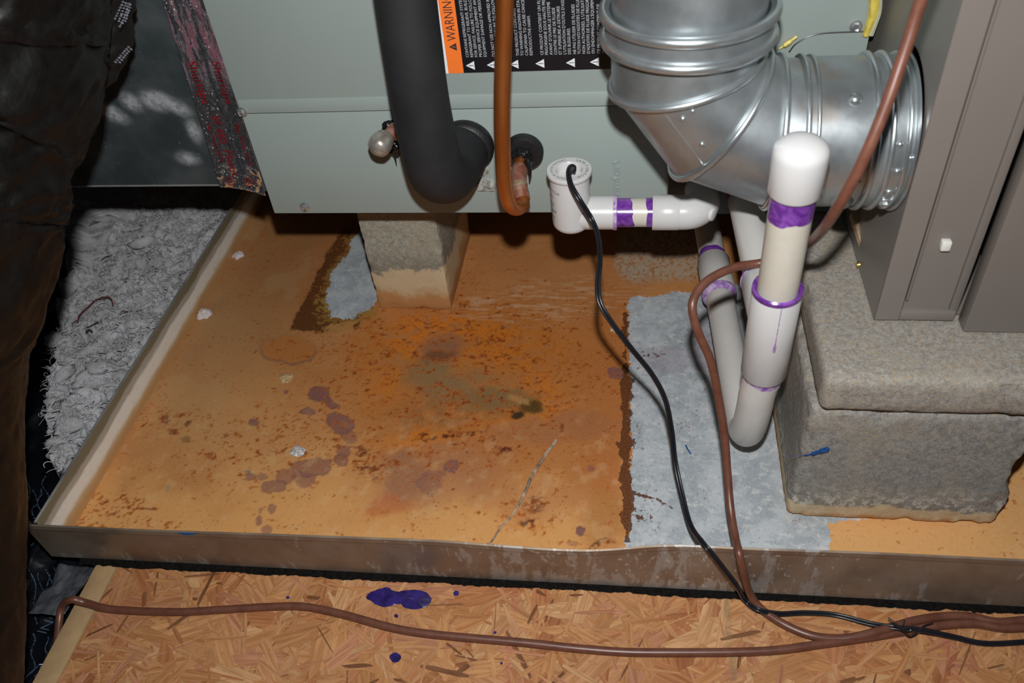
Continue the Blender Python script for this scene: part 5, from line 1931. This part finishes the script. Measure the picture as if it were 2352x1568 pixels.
def lobe():
    """folded end of the jacket behind the main body, with print on it"""
    cpts = [atd(176, -220, 0.66), atd(206, -60, 0.675), atd(222, 60, 0.690), atd(200, 150, 0.690), atd(150, 216, 0.68)]
    rr = [0.030, 0.030, 0.0265, 0.020, 0.008]
    cp_ = catmull(cpts, 10)
    r_ = np.interp(np.linspace(0, 1, len(cp_)), np.linspace(0, 1, 5), rr)
    V, F = sweep(cp_, r_, 48)
    P = np.array(V)
    C_ = np.repeat(cp_, 48, axis=0)
    d = P - C_
    d /= np.linalg.norm(d, axis=1)[:, None] + 1e-9
    P = P + d * (((1 - np.abs(2 * fbm(P * 45, 3, 97) - 1)) - 0.6) * 0.010)[:, None]
    return P.tolist(), F


mk('jacket_fold', lobe(), MAT['black_film_dull'], flex, auto=80)


def fold_print(px, py, w_, ang, n, seed, d):
    r_ = np.random.default_rng(seed)
    gs = []
    for i in range(n):
        t = (i + r_.uniform(0, 0.2)) / n
        L = w_ / n * r_.uniform(0.35, 0.7)
        x, y = px + math.cos(ang) * w_ * t, py + math.sin(ang) * w_ * t
        h = r_.uniform(4, 6)
        nx, ny = -math.sin(ang), math.cos(ang)
        gs.append(sweep([atd(x, y, d), atd(x + nx * h + math.cos(ang) * L * 0.3, y + ny * h + math.sin(ang) * L * 0.3, d)], 0.00045, 4))
        gs.append(sweep([atd(x + nx * h * r_.uniform(0, 1), y + ny * h * 0.5, d), atd(x + math.cos(ang) * L + nx * h * 0.5, y + math.sin(ang) * L + ny * h * 0.5, d)], 0.0004, 4))
    return join(*gs)


for i, (px, py, w_, an, n) in enumerate(((262, 44, 50, -1.15, 7), (270, 50, 52, -1.2, 8), (278, 54, 54, -1.25, 8), (286, 50, 46, -1.3, 7), (272, 62, 22, -1.1, 2), (238, 118, 20, -.9, 2), (262, 142, 52, -.85, 8), (272, 142, 46, -.85, 7))):
    mk('print_line', fold_print(px, py, w_, an, n, 200 + i, 0.652), MAT['print_faint'], flex)

# ------------------------------------------------------------------ cables
def P_(*a):
    """(px, py, 'z' / 'Y' / 'd', value)"""
    px, py, k, v = a
    return {'z': atz, 'Y': aty, 'd': atd}[k](px, py, v)


KR = 0.0036
zo = OZ + KR + 0.0012
c1 = root('brown_cable', P_(1200, 1475, 'z', OZ), 'brown thermostat cable running across the board floor along the pan', 'cable')
pa = [(128, 1540, 'z', -0.030), (134, 1450, 'z', -0.022), (142, 1395, 'z', -0.012), (165, 1377, 'z', 0.0), (200, 1385, 'z', zo + .001), (260, 1399, 'z', zo), (400, 1405, 'z', zo), (520, 1399, 'z', zo), (620, 1393, 'z', zo), (700, 1393, 'z', zo), (790, 1411, 'z', zo), (900, 1441, 'z', zo), (1000, 1457, 'z', zo), (1200, 1475, 'z', zo), (1330, 1489, 'z', zo), (1440, 1497, 'z', zo), (1560, 1498, 'z', zo), (1690, 1497, 'z', zo), (1790, 1492, 'z', zo), (1890, 1478, 'z', zo), (1990, 1464, 'z', zo), (2080, 1449, 'z', zo), (2160, 1436, 'z', zo), (2240, 1432, 'z', zo), (2300, 1442, 'z', zo), (2352, 1441, 'z', zo), (2480, 1436, 'z', zo)]
mk('cable_jacket', sweep(catmull([P_(*q) for q in pa] + [np.array([0.55, 0.385, zo]), np.array([0.85, 0.33, zo])], 10), KR, 16), MAT['brown_cable_jacket'], c1)
c2 = root('brown_cable', P_(1672, 1100, 'z', 0.0), 'brown thermostat cable looping from the furnace top behind the standpipe into the pan', 'cable')
z2 = zo + 0.0005
pb_ = [(2420, -900, 'd', .40), (2270, -450, 'd', .415), (2180, -170, 'd', .43), (2116, 0, 'd', .455), (2080, 112, 'd', .468), (2036, 240, 'd', .480), (1986, 360, 'd', .494), (1936, 456, 'd', .515), (1895, 520, 'd', .55), (1862, 555, 'd', .605), (1820, 583, 'd', .668), (1752, 603, 'd', .685), (1690, 613, 'd', .685), (1634, 638, 'd', .682), (1603, 668, 'd', .678), (1590, 706, 'd', .676), (1604, 764, 'd', .682), (1632, 828, 'd', .694), (1650, 910, 'd', .712), (1664, 1000, 'd', .730), (1671, 1090, 'd', .738), (1678, 1170, 'd', .735), (1689, 1235, 'd', .722), (1697, 1268, 'z', LIPH + KR + .0010), (1708, 1318, 'Y', .3985), (1722, 1362, 'z', 0.006), (1748, 1398, 'z', z2 + .001), (1800, 1433, 'z', z2), (1860, 1458, 'z', z2), (1920, 1466, 'z', z2), (1975, 1460, 'z', z2 + .002), (2040, 1442, 'z', z2 + .004), (2105, 1424, 'z', z2 + .002), (2170, 1415, 'z', z2), (2230, 1416, 'z', z2), (2290, 1428, 'z', z2), (2352, 1424, 'z', z2), (2480, 1412, 'z', z2)]
mk('cable_jacket', sweep(catmull([P_(*q) for q in pb_] + [np.array([0.54, 0.394, z2]), np.array([0.86, 0.34, z2])], 10), KR, 16), MAT['brown_cable_jacket'], c2)

wr = root('float_switch_lead', P_(1550, 1060, 'z', 0.0), 'thin black two-strand wire from the float switch across the pan', 'wire')
pc = [(1316, 398, 'z', TZ - 0.006), (1318, 384, 'z', TZ + 0.004), (1310, 384, 'z', TZ + 0.008), (1306, 398, 'z', TZ + 0.008), (1312, 425, 'Y', .628), (1332, 460, 'Y', .618), (1358, 502, 'd', .742), (1374, 545, 'd', .735), (1378, 600, 'd', .720), (1373, 650, 'd', .708), (1378, 695, 'd', .704), (1406, 742, 'd', .706), (1450, 800, 'd', .716), (1498, 860, 'd', .734), (1528, 918, 'd', .748), (1543, 990, 'd', .760), (1551, 1060, 'd', .766), (1568, 1140, 'd', .758), (1586, 1205, 'd', .742), (1614, 1246, 'z', LIPH + .009), (1636, 1272, 'z', LIPH + .006), (1664, 1308, 'Y', .399), (1692, 1345, 'Y', .396), (1712, 1378, 'z', OZ + .010), (1742, 1400, 'z', OZ + .010), (1790, 1409, 'z', OZ + .0065), (1850, 1407, 'z', OZ + .0045), (1920, 1412, 'z', OZ + .004), (2000, 1432, 'z', OZ + .008), (2060, 1441, 'z', OZ + .013), (2120, 1447, 'z', OZ + .012), (2190, 1462, 'z', OZ + .0055), (2260, 1477, 'z', OZ + .004), (2352, 1474, 'z', OZ + .004), (2480, 1462, 'z', OZ + .004)]
wp = catmull([P_(*q) for q in pc] + [np.array([0.54, 0.372, OZ + .004]), np.array([0.84, 0.30, OZ + .004])], 10)
T_, N_, B_ = frames(wp)
tw_ = np.cumsum(np.r_[0, np.linalg.norm(np.diff(wp, axis=0), axis=1)]) * 9
side = np.cos(tw_ * 0.35)[:, None] * np.cross(T_, -ROT[:, 2]) + 0.0
side /= np.linalg.norm(side, axis=1)[:, None] + 1e-9
off = np.cross(T_, np.array([ROT[:, 2]] * len(T_)))
off /= np.linalg.norm(off, axis=1)[:, None] + 1e-9
for s in (-1, 1):
    mk('wire_strand', sweep(wp + off * 0.00115 * s, 0.00125, 10), MAT['black_wire'], wr)
# the wire tie that holds the cables together
kt = atz(2078, 1440, OZ + 0.012)
tie = root('wire_tie', kt, 'twisted thin black wire tie around the cables at lower right', 'wire tie')
mk('tie_wire', sweep(catmull([P_(2040, 1418, 'z', OZ + .018), P_(2058, 1432, 'z', OZ + .018), P_(2072, 1442, 'z', OZ + .0185), P_(2078, 1452, 'z', OZ + .016), P_(2090, 1461, 'z', OZ + .011), P_(2103, 1455, 'z', OZ + .014), P_(2112, 1446, 'z', OZ + .017), P_(2124, 1436, 'z', OZ + .017), P_(2142, 1431, 'z', OZ + .013)], 6), 0.0006, 8), MAT['black_wire'], tie)
mk('tie_wire', sweep(catmull([P_(2077, 1424, 'z', OZ + .018), P_(2074, 1436, 'z', OZ + .0185), P_(2069, 1446, 'z', OZ + .017), P_(2084, 1450, 'z', OZ + .0155), P_(2092, 1444, 'z', OZ + .017), P_(2066, 1440, 'z', OZ + .019), P_(2046, 1430, 'z', OZ + .019)], 6), 0.0007, 8), MAT['black_wire'], tie)

# ------------------------------------------------------------------ debris in the pan
st = mk('dry_stalk', sweep(catmull([atz(1277, 1011, .0012), atz(1248, 1052, .0014), atz(1222, 1092, .0012), atz(1208, 1126, .0012), atz(1190, 1160, .0012), atz(1172, 1188, .0012), atz(1148, 1214, .0010), atz(1130, 1242, .0010), atz(1118, 1250, .0008), atz(1106, 1248, .0007)], 6), np.interp(np.linspace(0, 1, 55), [0, .35, .5, .8, 1], [.0019, .0017, .0012, .0010, .0006]), 8), MAT['pale_stalk'])
tag(st, 'long pale dry stalk lying on the rusty pan floor', 'stalk')


def scrap(cx, cy, s, h, seed):
    c = atz(cx, cy, 0.0)
    V, F = lathe((0, 0, 0), (0, 0, 1), [(1, 0), (0.95, 0.3), (0.75, 0.75), (0.4, 0.95), (0, 1)], 30)
    P = np.array(V)
    r = 0.45 + 1.1 * fbm(P * np.array([1.7, 1.7, 0.4]) + seed, 4, int(seed * 5))
    P[:, :2] *= r[:, None]
    P[:, 2] *= 0.4 + 1.2 * fbm(P * 2.5 + seed, 3, int(seed * 5) + 1)
    return (P * np.array([s, s, h]) + c + np.array([0, 0, 0.0002])).tolist(), F


for i, (x, y, s, h, lb) in enumerate(((470, 722, 0.0095, 0.005, 'pinkish white fluff scrap on the pan floor nearest the left pan wall'), (548, 587, 0.0085, 0.004, 'round grey fluff scrap in the pan, farthest back on the left'))):
    o = mk('fluff_scrap', scrap(x, y, s, h, 1.7 + i * 2.2), MAT['fluff_scrap'])
    tag(o, lb, 'debris', 'fluff scraps in the pan')
for i, (x, y, s, h, lb) in enumerate(((657, 868, 0.0075, 0.0016, 'pale tan flake on the pan floor below the oval rust ring'), (683, 1037, 0.0075, 0.0018, 'whitish crumb on the pan floor among the mauve stains'), (1410, 757, 0.0045, 0.002, 'small pale chip beside the black wire in the pan'))):
    o = mk('pale_flake', scrap(x, y, s, h, 4.1 + i * 1.3), simple('pale_flake_%d' % i, ((0.50, 0.33, 0.16), (0.52, 0.50, 0.48), (0.55, 0.40, 0.22))[i], 0.8, var=0.4, scale=400, bump=0.5))
    tag(o, lb, 'debris', 'pale crumbs in the pan')
